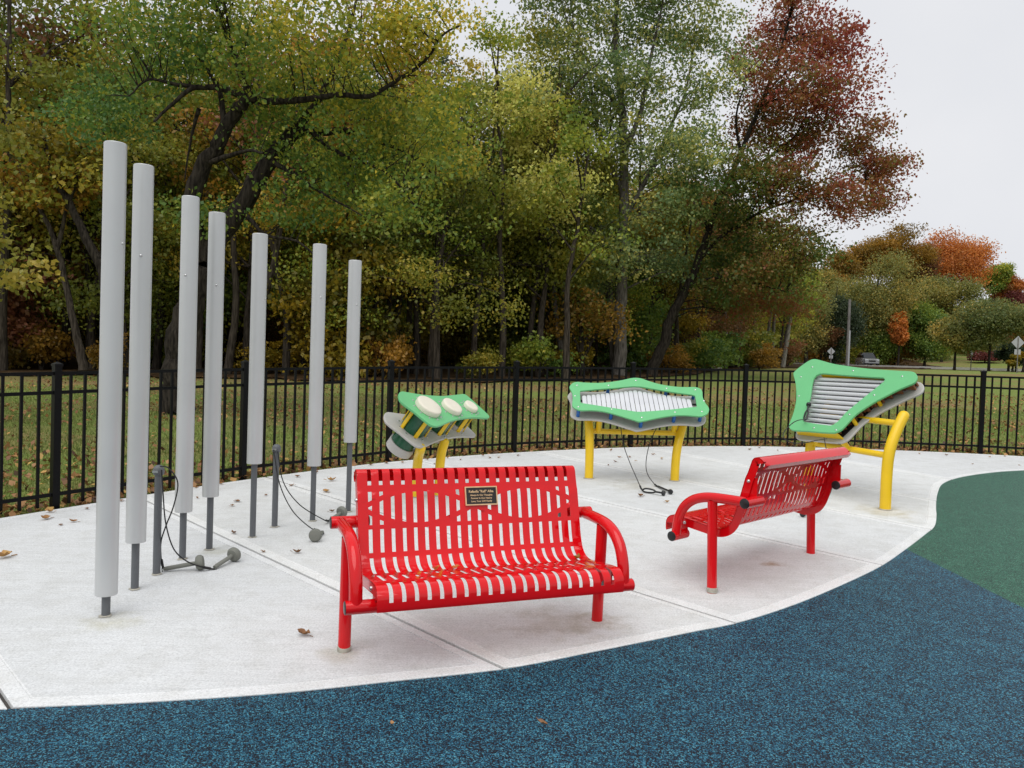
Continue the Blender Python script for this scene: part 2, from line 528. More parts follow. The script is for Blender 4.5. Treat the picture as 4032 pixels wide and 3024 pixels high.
class MB:
    def __init__(self):
        self.v, self.f = [], []

    def add(self, vs, fs):
        o = len(self.v)
        self.v += [tuple(p) for p in vs]
        self.f += [tuple(i + o for i in q) for q in fs]
        return self

    def box(self, c, sx, sy, sz, X=Vector((1, 0, 0)), Y=Vector((0, 1, 0)), Z=Vector((0, 0, 1))):
        c = Vector(c)
        vs = [c + X * (a * sx / 2) + Y * (b * sy / 2) + Z * (d * sz / 2) for d in (-1, 1) for b in (-1, 1) for a in (-1, 1)]
        return self.add(vs, [(0, 2, 3, 1), (4, 5, 7, 6), (0, 1, 5, 4), (2, 6, 7, 3), (0, 4, 6, 2), (1, 3, 7, 5)])

    def tube(self, pts, rad, n=12, caps=True):
        pts = [Vector(p) for p in pts]
        k = len(pts)
        rs = rad if isinstance(rad, (list, tuple)) else [rad] * k
        vs, fs = [], []
        u = None
        for i in range(k):
            d = (pts[min(i + 1, k - 1)] - pts[max(i - 1, 0)])
            if d.length < 1e-9:
                d = Vector((0, 0, 1))
            d.normalize()
            if u is None:
                u, w = frame_for(d)
            else:
                u = (u - d * u.dot(d)).normalized()
                w = d.cross(u).normalized()
            for j in range(n):
                a = 2 * math.pi * j / n
                vs.append(pts[i] + (u * math.cos(a) + w * math.sin(a)) * rs[i])
        for i in range(k - 1):
            for j in range(n):
                j2 = (j + 1) % n
                fs.append((i * n + j, i * n + j2, (i + 1) * n + j2, (i + 1) * n + j))
        if caps:
            fs.append(tuple(range(n - 1, -1, -1)))
            fs.append(tuple((k - 1) * n + j for j in range(n)))
        return self.add(vs, fs)

    def lathe(self, base, axis, prof, n=24):
        axis = Vector(axis).normalized()
        u, w = frame_for(axis)
        base = Vector(base)
        vs, fs = [], []
        for (r, hgt) in prof:
            for j in range(n):
                a = 2 * math.pi * j / n
                vs.append(base + axis * hgt + (u * math.cos(a) + w * math.sin(a)) * max(r, 1e-4))
        for i in range(len(prof) - 1):
            for j in range(n):
                j2 = (j + 1) % n
                fs.append((i * n + j, i * n + j2, (i + 1) * n + j2, (i + 1) * n + j))
        fs.append(tuple(range(n - 1, -1, -1)))
        fs.append(tuple((len(prof) - 1) * n + j for j in range(n)))
        return self.add(vs, fs)

    def ball(self, c, r, n=14, sq=1.0, axis=(0, 0, 1)):
        prof = []
        k = 8
        for i in range(k + 1):
            a = -math.pi / 2 + math.pi * i / k
            prof.append((r * math.cos(a), r * sq * math.sin(a)))
        return self.lathe(c, axis, prof, n)

    def mesh(self, name, m, smooth=True, angle=38):
        me = bpy.data.meshes.new(name)
        me.from_pydata(self.v, [], self.f)
        me.materials.append(m)
        finish(me, smooth, angle)
        return me

    def build(self, name, m, parent=None, smooth=True, angle=38):
        return link(name, self.mesh(name, m, smooth, angle), parent)


def finish(me, smooth=True, angle=38):
    me.update()
    if smooth:
        me.shade_smooth()
        me.set_sharp_from_angle(angle=R(angle))


def link(name, data, parent=None, loc=None):
    o = bpy.data.objects.new(name, data)
    col.objects.link(o)
    if parent is not None:
        o.parent = parent
    if loc is not None:
        o.location = loc
    return o


def tag(o, label=None, cat=None, group=None, kind=None):
    if label:
        o['label'] = label
    if cat:
        o['category'] = cat
    if group:
        o['group'] = group
    if kind:
        o['kind'] = kind
    return o


def thing(name, label, cat, group=None, loc=None):
    o = link(name, None, None, loc)
    o.empty_display_size = 0.1
    return tag(o, label, cat, group)


def copy_tree(o, parent=None):
    c = o.copy()
    col.objects.link(c)
    if parent is not None:
        c.parent = parent
    for ch in list(o.children):
        copy_tree(ch, c)
    return c


def np_mesh(name, V, F, m, tint=None, smooth=False):
    """V (n,3), F (k,4) quads (numpy)"""
    me = bpy.data.meshes.new(name)
    n, k, c = len(V), len(F), F.shape[1]
    me.vertices.add(n)
    me.vertices.foreach_set('co', np.ascontiguousarray(V, np.float32).ravel())
    me.loops.add(k * c)
    me.loops.foreach_set('vertex_index', np.ascontiguousarray(F, np.int32).ravel())
    me.polygons.add(k)
    me.polygons.foreach_set('loop_start', np.arange(0, k * c, c, dtype=np.int32))
    me.update(calc_edges=True)
    if tint is not None:
        a = me.attributes.new('tint', 'FLOAT', 'FACE')
        a.data.foreach_set('value', np.ascontiguousarray(tint, np.float32))
    if m:
        me.materials.append(m)
    if smooth:
        me.shade_smooth()
    return me


def smooth_closed(pts, sub=4):
    n = len(pts)
    out = []
    for i in range(n):
        p0, p1, p2, p3 = (np.array(pts[(i + k) % n], float) for k in (-1, 0, 1, 2))
        for s in range(sub):
            t = s / sub
            out.append(tuple(0.5 * ((2 * p1) + (-p0 + p2) * t + (2 * p0 - 5 * p1 + 4 * p2 - p3) * t * t + (-p0 + 3 * p1 - 3 * p2 + p3) * t ** 3)))
    return out


def smooth_open(pts, sub=6):
    P = [np.array(p, float) for p in pts]
    P = [2 * P[0] - P[1]] + P + [2 * P[-1] - P[-2]]
    out = []
    for i in range(1, len(P) - 2):
        p0, p1, p2, p3 = P[i - 1], P[i], P[i + 1], P[i + 2]
        for s in range(sub):
            t = s / sub
            out.append(tuple(0.5 * ((2 * p1) + (-p0 + p2) * t + (2 * p0 - 5 * p1 + 4 * p2 - p3) * t * t + (-p0 + 3 * p1 - 3 * p2 + p3) * t ** 3)))
    out.append(tuple(P[-2]))
    return out


def plate_mesh(name, outline, holes, thick, bev, m):
    """flat sheet in local xy, top face at z = 0, rounded edges"""
    cu = bpy.data.curves.new(name, 'CURVE')
    cu.dimensions = '2D'
    cu.fill_mode = 'BOTH'
    cu.extrude = thick / 2 - bev
    cu.bevel_depth = bev
    cu.bevel_resolution = 2
    for pts in [outline] + list(holes):
        sp_ = cu.splines.new('POLY')
        sp_.points.add(len(pts) - 1)
        for i, p in enumerate(pts):
            sp_.points[i].co = (p[0], p[1], 0, 1)
        sp_.use_cyclic_u = True
    o = bpy.data.objects.new('tmp', cu)
    col.objects.link(o)
    dg = bpy.context.evaluated_depsgraph_get()
    me = bpy.data.meshes.new_from_object(o.evaluated_get(dg))
    bpy.data.objects.remove(o)
    bpy.data.curves.remove(cu)
    me.name = name
    me.transform(Matrix.Translation((0, 0, -thick / 2)))
    me.materials.clear()
    me.materials.append(m)
    finish(me, True, 30)
    return me


def text_mesh(name, body, width, m, depth=0.0012):
    cu = bpy.data.curves.new(name, 'FONT')
    cu.body = body
    cu.align_x = 'CENTER'
    cu.align_y = 'CENTER'
    cu.size = 0.02
    cu.extrude = depth
    cu.offset = 0.0004
    o = bpy.data.objects.new('tmp', cu)
    col.objects.link(o)
    dg = bpy.context.evaluated_depsgraph_get()
    me = bpy.data.meshes.new_from_object(o.evaluated_get(dg))
    bpy.data.objects.remove(o)
    bpy.data.curves.remove(cu)
    xs = [v.co.x for v in me.vertices]
    s = width / (max(xs) - min(xs))
    me.transform(Matrix.Diagonal((s, s, 1, 1)))
    me.materials.clear()
    me.materials.append(m)
    return me


def basis(origin, X, Y, Z):
    mm = Matrix.Identity(4)
    for i in range(3):
        mm[i][0], mm[i][1], mm[i][2], mm[i][3] = X[i], Y[i], Z[i], origin[i]
    return mm


# ------------------------------------------------------------------ the pad: edges, joints, slabs
POSTS = [(-5.02, 4.62), (-3.802, 6.433), (-2.744, 7.912), (-1.459, 9.258), (0.053, 10.270), (1.728, 11.055), (3.475, 11.475), (5.03, 11.50), (6.879, 11.254), (8.62, 10.72)]
inner = Vector((1.5, 5.0))
back = []
for i, p in enumerate(POSTS):
    a = Vector(POSTS[max(i - 1, 0)])
    b = Vector(POSTS[min(i + 1, len(POSTS) - 1)])
    t = (b - a).normalized()
    nrm = Vector((t.y, -t.x))
    back.append(tuple(Vector(p) + nrm * 0.10))
back = smooth_open(back, 10)
front_px = [(20, 1527.5), (300, 1515), (600, 1495), (840, 1470), (1090, 1442), (1300, 1402), (1500, 1362), (1590, 1344), (1700, 1310), (1800, 1270), (1900, 1223), (1958, 1184), (2000, 1152), (2019, 1135), (2023, 1112), (2022, 1095), (2025, 1066), (2038, 1043), (2080, 1029), (2150, 1019), (2212, 1015)]
front = [tuple(gnd(*q)[:2]) for q in front_px]
f0, f1 = Vector(front[0]), Vector(front[1])
front = [tuple(f0 - (f1 - f0).normalized() * d + Vector((0, -0.02 * d * d))) for d in (4.0, 2.6, 1.2)] + front
e0, e1 = Vector(front[-2]), Vector(front[-1])
front = front + [tuple(e1 + (e1 - e0).normalized() * d + Vector((0, -0.05 * d * d))) for d in (0.8, 1.8, 3.0)]
front = smooth_open(front, 6)


def cut(poly, A, B):
    """where line AB meets the polyline: (parameter, point)"""
    A, B = Vector(A), Vector(B)
    d = B - A
    best = None
    for i in range(len(poly) - 1):
        P, Q = Vector(poly[i]), Vector(poly[i + 1])
        e = Q - P
        den = d.x * e.y - d.y * e.x
        if abs(den) < 1e-9:
            continue
        w = P - A
        s = (w.x * d.y - w.y * d.x) / den
        t = (w.x * e.y - w.y * e.x) / den
        if -1e-6 <= s <= 1 + 1e-6:
            q = (abs(t), i + s, P + e * s)
            if best is None or q[0] < best[0]:
                best = q
    return best and best[1:]


JOINTS = [((22, 1527), (0, 1495)), ((1090, 1444), (580, 1205)), ((1590, 1345), (574, 1030)), ((1893, 1217), (1242, 1071)), ((2010, 1143), (1137, 972)), ((2024, 1082), (1617, 1007)), ((2055, 1035), (1810, 993))]
joints = []
for a, b in JOINTS:
    A, B = gnd(*a)[:2], gnd(*b)[:2]
    F_, B_ = cut(front, A, B), cut(back, A, B)
    if F_ and B_:
        joints.append((F_, B_))
# one more joint by the far end of the pad
Fp, Bp = cut(front, (7.9, 9.0), (8.2, 10.8)), cut(back, (7.9, 9.0), (8.2, 10.8))
if Fp and Bp:
    joints.append((Fp, Bp))
ends = [((0.0, Vector(front[0])), (0.0, Vector(back[0])))] + joints + [((len(front) - 1.0, Vector(front[-1])), (len(back) - 1.0, Vector(back[-1])))]

M['conc'] = concrete_mat('broomed_concrete', (0.66, 0.672, 0.67), True, [
    (gnd(1665, 1218).x, gnd(1665, 1218).y, 0.085, (0.62, 0.46, 0.34), 0.9),
    (gnd(1912, 1105).x, gnd(1912, 1105).y, 0.30, (0.86, 0.80, 0.66), 0.9),
    (gnd(1290, 1345).x, gnd(1290, 1345).y, 0.16, (0.80, 0.76, 0.68), 0.9),
    (gnd(1200, 1345).x, gnd(1200, 1345).y, 0.30, (0.84, 0.80, 0.74), 0.8),
    (gnd(742, 1410).x, gnd(742, 1410).y, 0.14, (0.85, 0.82, 0.75), 0.9),
    (gnd(240, 1345).x, gnd(240, 1345).y, 0.16, (0.88, 0.86, 0.76), 0.9),
    (gnd(470, 1190).x, gnd(470, 1190).y, 0.16, (0.88, 0.87, 0.80), 0.9),
    (gnd(800, 1110).x, gnd(800, 1110).y, 0.4, (0.90, 0.88, 0.84), 0.8),
    (gnd(1380, 1050).x, gnd(1380, 1050).y, 0.4, (0.86, 0.83, 0.77), 0.8),
])
M['trowel'] = concrete_mat('trowelled_concrete', (0.74, 0.75, 0.745), False, [])


def sub_line(poly, t0, t1):
    pts = []
    i0, i1 = math.floor(t0), math.floor(t1)

    def pt(t):
        i = min(int(t), len(poly) - 2)
        return Vector(poly[i]).lerp(Vector(poly[i + 1]), t - i)
    pts.append(pt(t0))
    for i in range(int(i0) + 1, int(i1) + 1):
        if i - t0 > 0.15 and t1 - i > 0.15:
            pts.append(Vector(poly[i]))
    pts.append(pt(t1))
    return pts


def poly_clean(P, tol=0.03):
    out = []
    for q in P:
        if not out or (q - out[-1]).length > tol:
            out.append(q)
    if (out[0] - out[-1]).length < tol:
        out.pop()
    return out


def offset(P, d):
    """closed ring moved inwards by d (counter-clockwise ring), mitres limited"""
    n_ = len(P)
    out = []
    for i in range(n_):
        a, b, c = P[i - 1], P[i], P[(i + 1) % n_]
        e0, e1 = (b - a).normalized(), (c - b).normalized()
        n0, n1 = Vector((-e0.y, e0.x)), Vector((-e1.y, e1.x))
        m_ = n0 + n1
        if m_.length < 1e-6:
            m_ = n0
        m_.normalize()
        out.append(b + m_ * (d * min(2.6, 1.0 / max(.05, m_.dot(n0)))))
    for _ in range(6):
        bad = 0
        for i in range(n_):
            j = (i + 1) % n_
            if (out[j] - out[i]).dot(P[j] - P[i]) < 0:
                mid_ = (out[i] + out[j]) / 2
                out[i], out[j] = mid_.copy(), mid_.copy()
                bad = 1
        if not bad:
            break
    return out


pad_pts = [Vector(q) for q in back] + [Vector(q) for q in reversed(front)]
bm = bmesh.new()
vs = [bm.verts.new((q.x, q.y, pad_z(q.x, q.y) - 0.022)) for q in poly_clean(pad_pts, 0.01)]
fc = bm.faces.new(vs)
if fc.normal.z < 0:
    fc.normal_flip()
bmesh.ops.triangulate(bm, faces=[fc])
me = bpy.data.meshes.new('concrete_pad')
bm.to_mesh(me)
bm.free()
me.materials.append(M['bed'])
pad = tag(link('concrete_pad', me), 'white broom finished concrete play pad laid in long slabs', kind='structure')
GAP = 0.0105
for a, b in zip(ends[:-1], ends[1:]):
    fp = sub_line(front, a[0][0], b[0][0])
    bp_ = sub_line(back, a[1][0], b[1][0])

    def shift(p, q, toward):
        d = (q - p).normalized()
        nrm = Vector((-d.y, d.x))
        if nrm.dot(toward - p) < 0:
            nrm = -nrm
        return nrm * GAP
    mid = (fp[len(fp) // 2] + bp_[len(bp_) // 2]) / 2
    s0, s1 = shift(a[0][1], a[1][1], mid), shift(b[0][1], b[1][1], mid)
    fp[0] = fp[0] + s0
    bp_[0] = bp_[0] + s0
    fp[-1] = fp[-1] + s1
    bp_[-1] = bp_[-1] + s1
    ring = poly_clean(fp + list(reversed(bp_)), 0.02)
    if sum(p.x * q.y - q.x * p.y for p, q in zip(ring, ring[1:] + ring[:1])) < 0:
        ring.reverse()
    rings = [(ring, -0.09), (ring, -0.003), (offset(ring, 0.004), 0.0), (offset(ring, 0.066), 0.0), (offset(ring, 0.070), -0.006), (offset(ring, 0.077), -0.0015)]
    nr_ = len(ring)
    vs, fs, mi = [], [], []
    for rg, dz in rings:
        vs += [(q.x, q.y, pad_z(q.x, q.y) + dz) for q in rg]
    for k in range(len(rings) - 1):
        for j in range(nr_):
            j2 = (j + 1) % nr_
            fs.append((k * nr_ + j, k * nr_ + j2, (k + 1) * nr_ + j2, (k + 1) * nr_ + j))
            mi.append(1)
    b0 = (len(rings) - 1) * nr_
    for t in tessellate_polygon([[Vector((q.x, q.y, 0)) for q in rings[-1][0]]]):
        p_, q_, r_ = (Vector(vs[b0 + i]) for i in t)
        t = t if (q_ - p_).cross(r_ - p_).z > 0 else (t[0], t[2], t[1])
        fs.append(tuple(b0 + i for i in t))
        mi.append(0)
    me = bpy.data.meshes.new('slab')
    me.from_pydata(vs, [], fs)
    me.materials.append(M['conc'])
    me.materials.append(M['trowel'])
    me.polygons.foreach_set('material_index', mi)
    me.update()
    link('slab', me, pad)

# rubber safety surface, two colours
Pb = gnd(1958, 1184)
Pe = gnd(2212, 1311)
dB = (Pe - Pb)
dB.z = 0
cutp = cut(front, Vector((Pb.x, Pb.y)) - Vector((dB.y, -dB.x)) * -1, Vector((Pb.x, Pb.y)))
ib = min(range(len(front)), key=lambda i: (Vector(front[i]) - Vector((Pb.x, Pb.y))).length)
far_b = Vector((Pb.x, Pb.y)) + Vector((dB.x, dB.y)).normalized() * 9


def sheet(name, ring, m, dz, label):
    bm = bmesh.new()
    ring = poly_clean([Vector(q) for q in ring], 0.01)
    P3 = [Vector((q.x, q.y, 0)) for q in ring]
    vs = [bm.verts.new((q.x, q.y, pad_z(q.x, q.y) + dz)) for q in ring]
    for t in tessellate_polygon([P3]):
        f = bm.faces.new([vs[i] for i in t])
    bmesh.ops.recalc_face_normals(bm, faces=bm.faces)
    bm.normal_update()
    for f in bm.faces:
        if f.normal.z < 0:
            f.normal_flip()
    me = bpy.data.meshes.new(name)
    bm.to_mesh(me)
    bm.free()
    me.materials.append(m)
    return tag(link(name, me), label, kind='structure')


def wobble(q, k):
    return Vector(q) + Vector((nrg.normal(0, 0.003), nrg.normal(0, 0.003)))


sheet('blue_rubber_surface', [(-6.5, -6), front[0]] + front[1:ib] + [(Pb.x, Pb.y), far_b, (8.0, -6)], M['rub_blue'], -0.007, 'speckled blue rubber granule safety surface')
sheet('green_rubber_surface', [(Pb.x, Pb.y)] + front[ib:] + [(14, front[-1][1] - 1), (14, 0), (far_b.x + .5, far_b.y - 1.5), far_b], M['rub_green'], -0.007, 'speckled green rubber granule safety surface')

# ------------------------------------------------------------------ lawn, forest floor, road
EDGE = [(-75, 22), (-40, 22), (-20, 23.5), (-12, 25), (-4, 25.5), (2, 28.5), (6, 33), (9.5, 39), (13, 46), (19, 54), (30, 66), (44, 82), (58, 104), (70, 150), (72, 240)]


def edge_y(x):
    for (x0, y0), (x1, y1) in zip(EDGE[:-1], EDGE[1:]):
        if x0 <= x <= x1:
            return y0 + (y1 - y0) * (x - x0) / (x1 - x0)
    return 22 if x < 0 else 240


gx = np.concatenate([np.arange(-320, -60, 20), np.arange(-60, 60, 2.5), np.arange(60, 140, 5), np.arange(140, 420, 20)])
gy = np.concatenate([np.arange(-60, 0, 12), np.arange(0, 60, 2.0), np.arange(60, 200, 6), np.arange(200, 620, 30)])
V = np.array([(x, y, land_z(x, y) - 0.05) for y in gy for x in gx])
nx = len(gx)
F = np.array([(j * nx + i, j * nx + i + 1, (j + 1) * nx + i + 1, (j + 1) * nx + i) for j in range(len(gy) - 1) for i in range(nx - 1)])
tag(link('lawn', np_mesh('lawn', V, F, M['lawn'], smooth=True)), 'green mown lawn patched with brown fallen leaves', kind='structure')
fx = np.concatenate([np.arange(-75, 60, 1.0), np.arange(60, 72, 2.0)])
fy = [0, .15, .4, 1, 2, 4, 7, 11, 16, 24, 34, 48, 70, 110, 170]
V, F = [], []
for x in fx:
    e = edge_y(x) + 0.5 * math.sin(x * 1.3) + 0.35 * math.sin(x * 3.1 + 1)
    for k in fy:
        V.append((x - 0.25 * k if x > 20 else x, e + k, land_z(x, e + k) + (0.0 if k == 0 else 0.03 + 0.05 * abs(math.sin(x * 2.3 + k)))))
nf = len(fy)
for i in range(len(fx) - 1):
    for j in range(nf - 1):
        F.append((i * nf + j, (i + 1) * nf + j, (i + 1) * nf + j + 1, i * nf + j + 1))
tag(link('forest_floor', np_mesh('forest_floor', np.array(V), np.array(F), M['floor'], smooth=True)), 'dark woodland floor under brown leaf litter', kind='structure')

road_c = [(36, 124), (41, 110), (44.5, 97), (51, 88), (62, 84), (74, 92), (85, 112), (94, 138), (100, 170), (98, 215)]
road_c = smooth_open(road_c, 8)


def strip(name, centre, w0, w1, dz, m, parent=None, label=None):
    V, F = [], []
    for i, c in enumerate(centre):
        a = Vector(centre[max(i - 1, 0)])
        b = Vector(centre[min(i + 1, len(centre) - 1)])
        t = (b - a).normalized()
        nn = Vector((t.y, -t.x))
        for w in (w0, w1):
            q = Vector(c) + nn * w
            V.append((q.x, q.y, land_z(q.x, q.y) + dz))
    for i in range(len(centre) - 1):
        F.append((2 * i, 2 * i + 1, 2 * i + 3, 2 * i + 2))
    o = link(name, np_mesh(name, np.array(V), np.array(F), m), parent)
    if label:
        tag(o, label, kind='structure')
    return o


road = strip('road', road_c, -3.6, 3.6, 0.10, M['asphalt'], None, 'grey asphalt park road curving uphill between trees')
strip('centre_line', road_c, -0.16, -0.05, 0.104, M['line'], road)
strip('centre_line', road_c, 0.05, 0.16, 0.104, M['line'], road)
for s in (-3.75, 3.6):
    mb = MB()
    for i in range(0, len(road_c) - 2, 2):
        a, b = Vector(road_c[i]), Vector(road_c[i + 2])
        t = (b - a).normalized()
        nn = Vector((t.y, -t.x))
        c = (a + b) / 2 + nn * (s + 0.075)
        mb.box((c.x, c.y, land_z(c.x, c.y) + 0.12), (b - a).length + 0.05, 0.15, 0.26, Vector((t.x, t.y, 0)), Vector((nn.x, nn.y, 0)))
    mb.build('kerb', M['kerb'], road, False)

# ------------------------------------------------------------------ fence
fence = thing('metal_fence', 'black metal picket fence curving round the back of the concrete pad', 'fence')


def pz(p):
    return pad_z(p[0], p[1]) - 0.03


FH = 1.15
pick_me = MB().box((0, 0, 0.60), 0.021, 0.021, 1.12).mesh('picket', M['black'], False)
for i, p in enumerate(POSTS):
    a = Vector(POSTS[max(i - 1, 0)])
    b = Vector(POSTS[min(i + 1, len(POSTS) - 1)])
    ang = math.atan2((b - a).y, (b - a).x)
    mb = MB().box((0, 0, 0.6), 0.058, 0.058, 1.22)
    po = mb.build('post', M['black'], fence, False)
    po.location = (p[0], p[1], pz(p))
    po.rotation_euler.z = ang
    mb = MB().add([(-.034, -.034, 1.21), (.034, -.034, 1.21), (.034, .034, 1.21), (-.034, .034, 1.21), (-.034, -.034, 1.228), (.034, -.034, 1.228), (.034, .034, 1.228), (-.034, .034, 1.228), (0, 0, 1.248)],
                  [(3, 2, 1, 0), (0, 1, 5, 4), (1, 2, 6, 5), (2, 3, 7, 6), (3, 0, 4, 7), (4, 5, 8), (5, 6, 8), (6, 7, 8), (7, 4, 8)])
    mb.build('post_cap', M['black'], po, False)
for i in range(len(POSTS) - 1):
    a, b = Vector(POSTS[i]), Vector(POSTS[i + 1])
    A, B = Vector((a.x, a.y, pz(a))), Vector((b.x, b.y, pz(b)))
    d = (B - A)
    Lh = d.length
    X = d.normalized()
    Y = Vector((-X.y, X.x, 0)).normalized()
    Z = X.cross(Y)
    for hz in (FH, 0.99, 0.135):
        MB().box((A + B) / 2 + Vector((0, 0, hz)), Lh - 0.056, 0.030, 0.028, X, Y, Z).build('rail', M['black'], fence, False)
    n = {6: 13}.get(i, 15)
    ang = math.atan2(X.y, X.x)
    for k in range(n):
        q = A.lerp(B, (k + 1) / (n + 1))
        o = link('picket', pick_me, fence, q)
        o.rotation_euler.z = ang
        o.rotation_euler.y = rnd.uniform(-.003, .003)

# ------------------------------------------------------------------ chimes
CH = [(-2.0878, 4.0052, 2.46, 0.113), (-2.147, 4.4346, 2.44, 0.275), (-2.1335, 5.0472, 2.374, 0.313), (-2.0476, 5.2784, 2.309, 0.369), (-1.8683, 5.6307, 2.218, 0.543), (-1.5672, 6.1667, 2.215, 0.445), (-1.3566, 6.5223, 2.128, 0.592)]
CH_L = ['tallest silver chime tube, its sleeve reaching nearly to the concrete', 'second tallest silver chime tube, just behind the tallest one', 'third tallest silver chime tube, just past the first short mallet post',
        'fourth tallest silver chime tube, standing close to the third tallest', 'silver chime tube beside the second mallet post, fifth from the tallest', 'second shortest silver chime tube, between far mallet post and shortest', 'shortest silver chime tube, at the end by the red bench']
BOLT = [(-1.0, 0.2), (0.35, -0.94), (0.0, -1.0), (0.45, -0.9), (1.0, -0.2), (0.55, -0.83), (0.6, -0.8)]
BH = [0.78, 0.76, 0.75, 0.745, 0.72, 0.76, 0.757]


def grout(x, y, r, parent):
    z = pad_z(x, y)
    vs, fs = [], []
    n = 22
    g = random.Random(int((x + 9) * 1000))
    for ring, (rr, hz) in enumerate(((r * 0.6, 0.007), (r * 1.05, 0.006), (r * 1.3, 0.0015))):
        for j in range(n):
            a = 2 * math.pi * j / n
            k = rr * (1 + (g.uniform(-.22, .3) if ring == 2 else g.uniform(-.03, .05) if ring else 0))
            X, Y = x + k * math.cos(a), y + k * math.sin(a)
            vs.append((X, Y, pad_z(X, Y) + hz))
    for i in range(2):
        for j in range(n):
            fs.append((i * n + j, i * n + (j + 1) % n, (i + 1) * n + (j + 1) % n, (i + 1) * n + j))
    MB().add(vs, fs).build('grout', M['grout'], parent)


for i, (x, y, top, bot) in enumerate(CH):
    z = pad_z(x, y)
    t = thing('chime_tube', CH_L[i], 'chime', 'silver tube chimes in a curved row')
    g = (x, y, z)
    MB().tube([(x, y, z - 0.05), (x, y, z + bot + 0.35)], 0.0215, 20).build('pole', M['pole'], t)
    r = 0.0545
    prof = [(r - .012, bot + .05), (r - .012, bot), (r - .002, bot), (r, bot + .002), (r, top - .004), (r - .0035, top), (r - .012, top), (r - .012, top - 0.06), (0.001, top - 0.06)]
    MB().lathe((x, y, z), (0, 0, 1), prof, 48).build('tube', M['silver'], t, True, 30)
    bx, by = BOLT[i]
    for s in (1, -1):
        ax = Vector((bx * s, by * s, 0)).normalized()
        MB().lathe(Vector((x, y, z + bot + (top - bot) * BH[i])) + ax * (r - .001), ax, [(0.008, 0), (0.008, 0.002), (0.006, 0.005), (0.002, 0.0065)], 12).build('bolt', M['steel'], t)
    grout(x, y, 0.024, t)


def cable(mb, pts, r=0.0042):
    mb.tube([Vector(p) for p in smooth_open(pts, 7)], r, 8)


MP = [(-2.151, 4.7158, 0.673, 'short grey mallet post with two mallets tethered, by the tallest chimes'), (-1.8038, 5.9441, 0.641, 'short grey mallet post farther from the tallest chime, nearer the red bench')]
for (x, y, hgt, lab) in MP:
    z = pad_z(x, y)
    t = thing('mallet_post', lab, 'post', 'short posts that hold the chime mallets')
    MB().tube([(x, y, z - 0.05), (x, y, z + hgt - 0.02)], 0.0225, 20).build('pole', M['pole'], t)
    MB().lathe((x, y, z + hgt - 0.06), (0, 0, 1), [(0.023, 0), (0.031, 0.004), (0.033, 0.02), (0.033, 0.035), (0.028, 0.05), (0.016, 0.06), (0.002, 0.063)], 24).build('post_cap', M['pole'], t)
    MB().box((x - 0.004, y - 0.036, z + hgt - 0.035), 0.034, 0.012, 0.013).build('clip', M['steel'], t, False)
    grout(x, y, 0.025, t)


def mallet(label, end, head, r_head, path, shaft_r=0.0135):
    t = thing('chime_mallet', label, 'mallet', 'grey rubber chime mallets on the concrete')
    end, head = Vector(end), Vector(head)
    d = (head - end).normalized()
    MB().tube([end, end.lerp(head, 0.1), head], [shaft_r * .8, shaft_r, shaft_r], 14).build('handle', M['rubber'], t)
    MB().lathe(head - d * 0.024, d, [(0.02, 0), (r_head * .8, 0.004), (r_head, 0.016), (r_head, 0.034), (r_head * .8, 0.046), (0.012, 0.05)], 26).build('head', M['rubber'], t)
    mb = MB()
    cable(mb, path)
    mb.build('cable', M['wire'], t)
    q = Vector(path[-1])
    q0 = Vector(path[-2])
    dd = (q - q0).normalized()
    MB().tube([q - dd * 0.065, q - dd * 0.02], 0.0085, 10).build('clamp', M['wire'], t)
    mb = MB()
    u, w = frame_for(dd)
    c = q + dd * 0.008
    mb.tube([c + dd * (0.026 * math.cos(a)) + u * (0.014 * math.sin(a)) for a in [k * math.pi / 8 for k in range(17)]], 0.0035, 6)
    mb.build('ring', M['wire'], t)


def mpath(px, Y0, Y1):
    n = len(px)
    return [at(a, b, Y0 + (Y1 - Y0) * (i / (n - 1)) ** 2) for i, (a, b) in enumerate(px)]


def up_(p, d):
    return Vector((p.x, p.y, p.z + d))


h1 = up_(gnd(431, 1231), 0.047)
e1_ = up_(gnd(353, 1234), 0.014)
mallet('grey round headed mallet lying between the first mallet post and a chime', e1_, h1, 0.047, mpath([(346, 1007), (365, 1012), (384, 1043), (375, 1093), (358, 1137), (348, 1170), (348, 1204), (352, 1228)], 4.66, e1_.y))
h2 = up_(gnd(505, 1213), 0.047)
e2_ = up_(gnd(463, 1230), 0.014)
mallet('grey round headed mallet whose head points at the concrete joint', e2_, h2, 0.047, mpath([(349, 1015), (352, 1062), (358, 1130), (375, 1185), (403, 1212), (437, 1225), (460, 1229)], 4.66, e2_.y))
h3 = up_(gnd(681, 1170), 0.047)
e3_ = up_(gnd(697, 1153), 0.014)
mallet('grey mallet lying head on towards the camera beside the red bench', e3_, h3, 0.047, mpath([(591, 972), (604, 1045), (631, 1102), (668, 1138), (692, 1149)], 5.90, e3_.y))
h4 = up_(gnd(738, 1118), 0.047)
e4_ = up_(gnd(712, 1128), 0.014)
mallet('grey mallet lying farthest from the fence post end, behind the bench arm', e4_, h4, 0.047, mpath([(600, 975), (612, 1041), (647, 1090), (700, 1123), (711, 1126)], 5.90, e4_.y))

